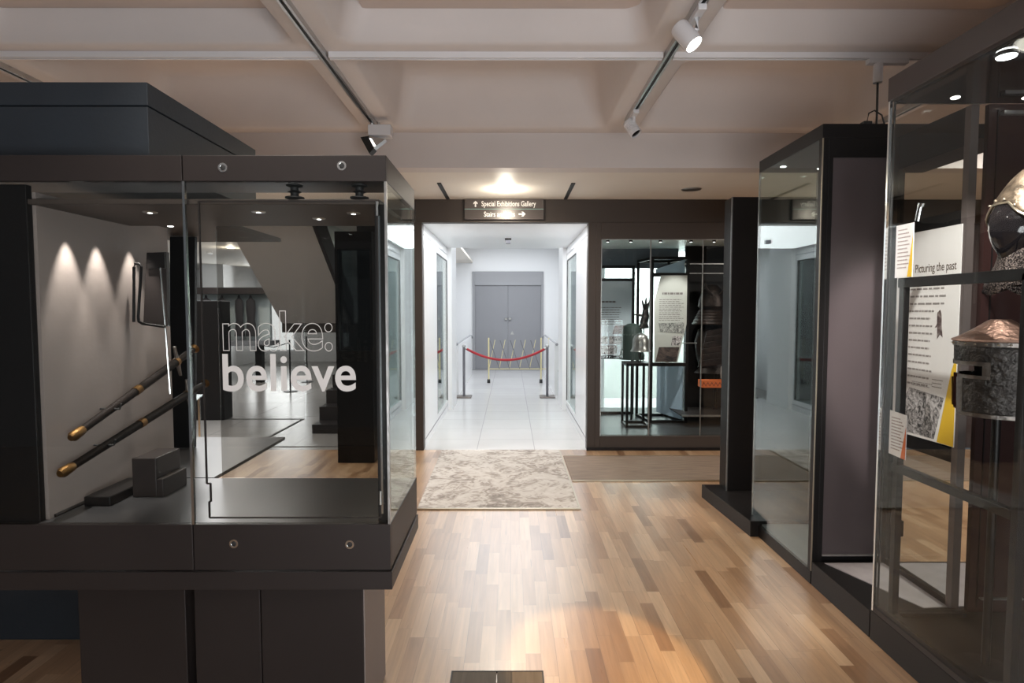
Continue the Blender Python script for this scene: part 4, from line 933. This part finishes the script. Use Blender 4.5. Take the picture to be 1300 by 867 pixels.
# ---- great helm
def great_helm(c):
    cx_, cy_, _ = c; t = thing('great_helm', c, 'black great helm with flat topped cone and eye slot, below the mail collared helmet', 'helmet')
    Rr = .138; toc = math.atan2(-cy_, -cx_)      # azimuth facing the camera
    # angle u: 0 = towards camera, negative = left silhouette
    def P_(u, z, r=Rr): a = toc+R(u); return Vector((cx_+r*math.cos(a), cy_+r*.95*math.sin(a), z))
    z0, z1 = 1.118, 1.383; us = list(range(-90, 271, 6)); zs = [1.118, 1.135, 1.16, 1.19, 1.22, 1.247, 1.262, 1.275, 1.298, 1.32, 1.345, 1.383]
    bm = MB(); V = {}
    rad = lambda z: Rr*(1-.05*(z1-z)/(z1-z0))
    for i, u in enumerate(us[:-1]):
        for j, z in enumerate(zs): V[i, j] = bm.bm.verts.new(P_(u, z, rad(z)))
    n_ = len(us)-1
    for i in range(n_):
        u = us[i]+3
        for j in range(len(zs)-1):
            zc = (zs[j]+zs[j+1])/2
            if 1.262 < zc < 1.298 and (u < -18 or u > 216): continue
            if zc < 1.262 and (u < -60 or u > 246): continue
            bm.bm.faces.new((V[i, j], V[(i+1) % n_, j], V[(i+1) % n_, j+1], V[i, j+1]))
    shell = bm.build('shell', ironm, t, True); so = shell.modifiers.new('s', 'SOLIDIFY'); so.thickness = .003; so.offset = -1
    MB().lathe([(Rr*1.03, 1.383), (Rr*1.07, 1.386), (Rr*1.06, 1.392), (Rr*.98, 1.396), (Rr*.62, 1.425), (Rr*.30, 1.458), (Rr*.25, 1.462), (Rr*.22, 1.464)], (cx_, cy_, 0), 40, sy=.95).build('crown', copper, t, True)
    def band(name, ua, ub, za, zb, m_, r_=1.02):
        b = MB(); n = max(2, int(abs(ub-ua)/4)); A = []
        for k in range(n+1):
            u = ua+(ub-ua)*k/n
            A.append([b.bm.verts.new(P_(u, z, rad(z)*q)) for z, q in ((za, 1.0), (za, r_), (zb, r_), (zb, 1.0))])
        for a_, b_ in zip(A, A[1:]):
            for k in range(3): b.bm.faces.new((a_[k], a_[k+1], b_[k+1], b_[k]))
        b.bm.faces.new(A[0]); b.bm.faces.new(A[-1][::-1])
        return b.build(name, m_, t, False)
    band('brow_strap', -100, -8, 1.298, 1.312, irons)
    band('slot_edge', -18, -8, 1.25, 1.298, irons)
    band('lower_strap', -60, -8, 1.25, 1.263, irons)
    band('front_strap', -62, -48, 1.118, 1.25, irons)
    band('hem_strap', -62, 240, 1.112, 1.126, irons)
    band('top_strap', -90, 270, 1.368, 1.383, irons, 1.03)
    for u in range(-84, 100, 14):
        MB().lathe([(.004, -.002), (.0045, 0), (.001, .003)], P_(u, 1.376, Rr*1.035), 8).build('rivet', rim, t, True)
    # front plate standing proud on the left
    pl = MB(); A = []
    for k in range(7):
        u = -92-5*k*.8; A.append((u, Rr*(1.02+.10*k/6)))
    v0 = [pl.bm.verts.new(P_(u, 1.245-.006*k, r_)) for k, (u, r_) in enumerate(A)]; v1 = [pl.bm.verts.new(P_(u, 1.135+.0*k, r_*.97)) for k, (u, r_) in enumerate(A)]
    for k in range(6): pl.bm.faces.new((v0[k], v0[k+1], v1[k+1], v1[k]))
    q = pl.build('face_plate', brass, t, True); so = q.modifiers.new('s', 'SOLIDIFY'); so.thickness = .005
    band('inner_lining', -86, -62, 1.13, 1.262, mat('oxblood lining', (.06, .012, .010), .7), .9)
    MB().tube([(cx_, cy_, .16), (cx_, cy_, 1.38)], .014, 14).build('mount_pole', black, t, True)
    MB().lathe([(.09, .138), (.09, .15), (.02, .155)], (cx_, cy_, 0), 28).build('mount_base', black, t, True)
    return t
great_helm((1.80, 2.15, 1.12))
# ---- bascinet with mail
def bascinet(c):
    c = Vector(c); t = thing('mail_helmet', c, 'tarnished gilt helmet with mail collar on a gloss black head, above the great helm', 'helmet')
    toc = math.atan2(-c.y, -c.x)
    fwd_a = toc-R(52)                      # face points left of the camera
    F = Vector((math.cos(fwd_a), math.sin(fwd_a), 0)); Rt = Vector((F.y, -F.x, 0)); Up = Vector((0, 0, 1))
    K = 1.16
    def Lp(f, r, z): return c+(F*f+Rt*r+Up*z)*K
    # head form
    bm = bmesh.new(); bmesh.ops.create_uvsphere(bm, u_segments=36, v_segments=24, radius=1)
    for v in bm.verts:
        x, y, z = v.co   # x fwd
        w_ = 1-.22*max(0, -z)**1.2
        nose = .10*math.exp(-((y/.16)**2+((z+.12)/.28)**2))*(x > 0)
        brow = .03*math.exp(-((z-.22)/.12)**2)*(x > 0)
        chin = .06*math.exp(-((y/.3)**2+((z+.78)/.2)**2))*(x > 0)
        v.co = Lp((x*(1+nose+brow)+chin)*.106+.012, y*.080*w_, z*.128-.012)
    mb = MB(); mb.bm.free(); mb.bm = bm; mb.build('head_form', gloss, t, True)
    MB().tube([Lp(-.015, 0, -.08), Lp(-.02, 0, -.20)], [.05, .06], 20).build('neck_form', gloss, t, True)
    # dome with face opening
    bm = bmesh.new(); bmesh.ops.create_uvsphere(bm, u_segments=64, v_segments=40, radius=1)
    def inface(x, y, z):
        return x > -.1 and abs(y) < .86 and z < .40-.8*max(0, abs(y)-.35)
    kill = [f_ for f_ in bm.faces if inface(*f_.calc_center_median()) or f_.calc_center_median().z < -.62]
    bmesh.ops.delete(bm, geom=kill, context='FACES')
    for v in bm.verts:
        x, y, z = v.co
        k = 1 if z < 0 else 1+.42*z**1.5
        sh = 1-.12*max(0, z)
        v.co = Lp(x*.122*sh-.012*max(0, z), y*.102*sh, z*.125*k)
    mb = MB(); mb.bm.free(); mb.bm = bm; q = mb.build('skull', gilt, t, True); so = q.modifiers.new('s', 'SOLIDIFY'); so.thickness = .004
    # rolled rim round the face opening
    def S_(y, z):
        x = math.sqrt(max(.02, 1-y*y-z*z)); k = 1 if z < 0 else 1+.42*z**1.5; sh = 1-.12*max(0, z)
        return Lp(x*.125*sh-.012*max(0, z), y*.104*sh, z*.125*k)
    pts = []
    for k in range(9): pts.append(S_(-.86, -.42+.41*k/8))
    for k in range(1, 16):
        y = -.86+1.72*k/16; pts.append(S_(y, .41-.82*max(0, abs(y)-.35)))
    for k in range(9): pts.append(S_(.86, -.01-.41*k/8))
    MB().tube(pts, .0045, 8).build('rim', rim, t, True)
    for k in range(2, len(pts)-1, 3):
        p_ = pts[k]+(pts[k]-c).normalized()*.002+Up*(.012 if 8 < k < 25 else 0)
        MB().lathe([(.0045, -.003), (.005, 0), (.0035, .003), (.001, .0045)], p_, 10).build('rivet', rim, t, True)
    # mail collar
    prof = [(.080, -.075), (.085, -.09), (.088, -.11), (.094, -.135), (.104, -.16), (.112, -.18), (.120, -.20)]
    bmx = MB(); ring = []
    for r_, z in prof:
        ring.append([bmx.bm.verts.new(Lp(-.01+r_*math.cos(a)*1.05, r_*math.sin(a)*.95, z-(.03*max(0, math.cos(3*a)) if z < -.19 else 0))) for a in [2*PI*k/48 for k in range(48)]])
    for A, B_ in zip(ring, ring[1:]):
        for k in range(48): bmx.bm.faces.new((A[k], A[(k+1) % 48], B_[(k+1) % 48], B_[k]))
    q = bmx.build('mail_collar', mail, t, True); so = q.modifiers.new('s', 'SOLIDIFY'); so.thickness = .003
    MB().tube([Lp(-.02, 0, -.15), (c.x+.04, c.y+.10, 1.60), (c.x+.17, 2.50, 1.58), (c.x+.17, 2.574, 1.58)], .011, 12).build('mount_pole', black, t, True)
bascinet((1.905, 2.16, 1.82))
# cables on the roof of the middle case
t = thing('case_cable', (1.93, 3.3, 2.474), 'thin black cable looping out of a plug on top of the tall dark panelled case', 'cable')
MB().tube([(1.90+.01, 3.2, 2.50), (1.92, 3.2, 2.55), (1.95, 3.2, 2.565), (1.99, 3.2, 2.54), (2.01, 3.2, 2.48)], .004, 8).build('cable', rubber, t, True)
B(1.885, 1.93, 3.18, 3.22, 2.474, 2.505).build('plug', rubber, t, bevel=.003)
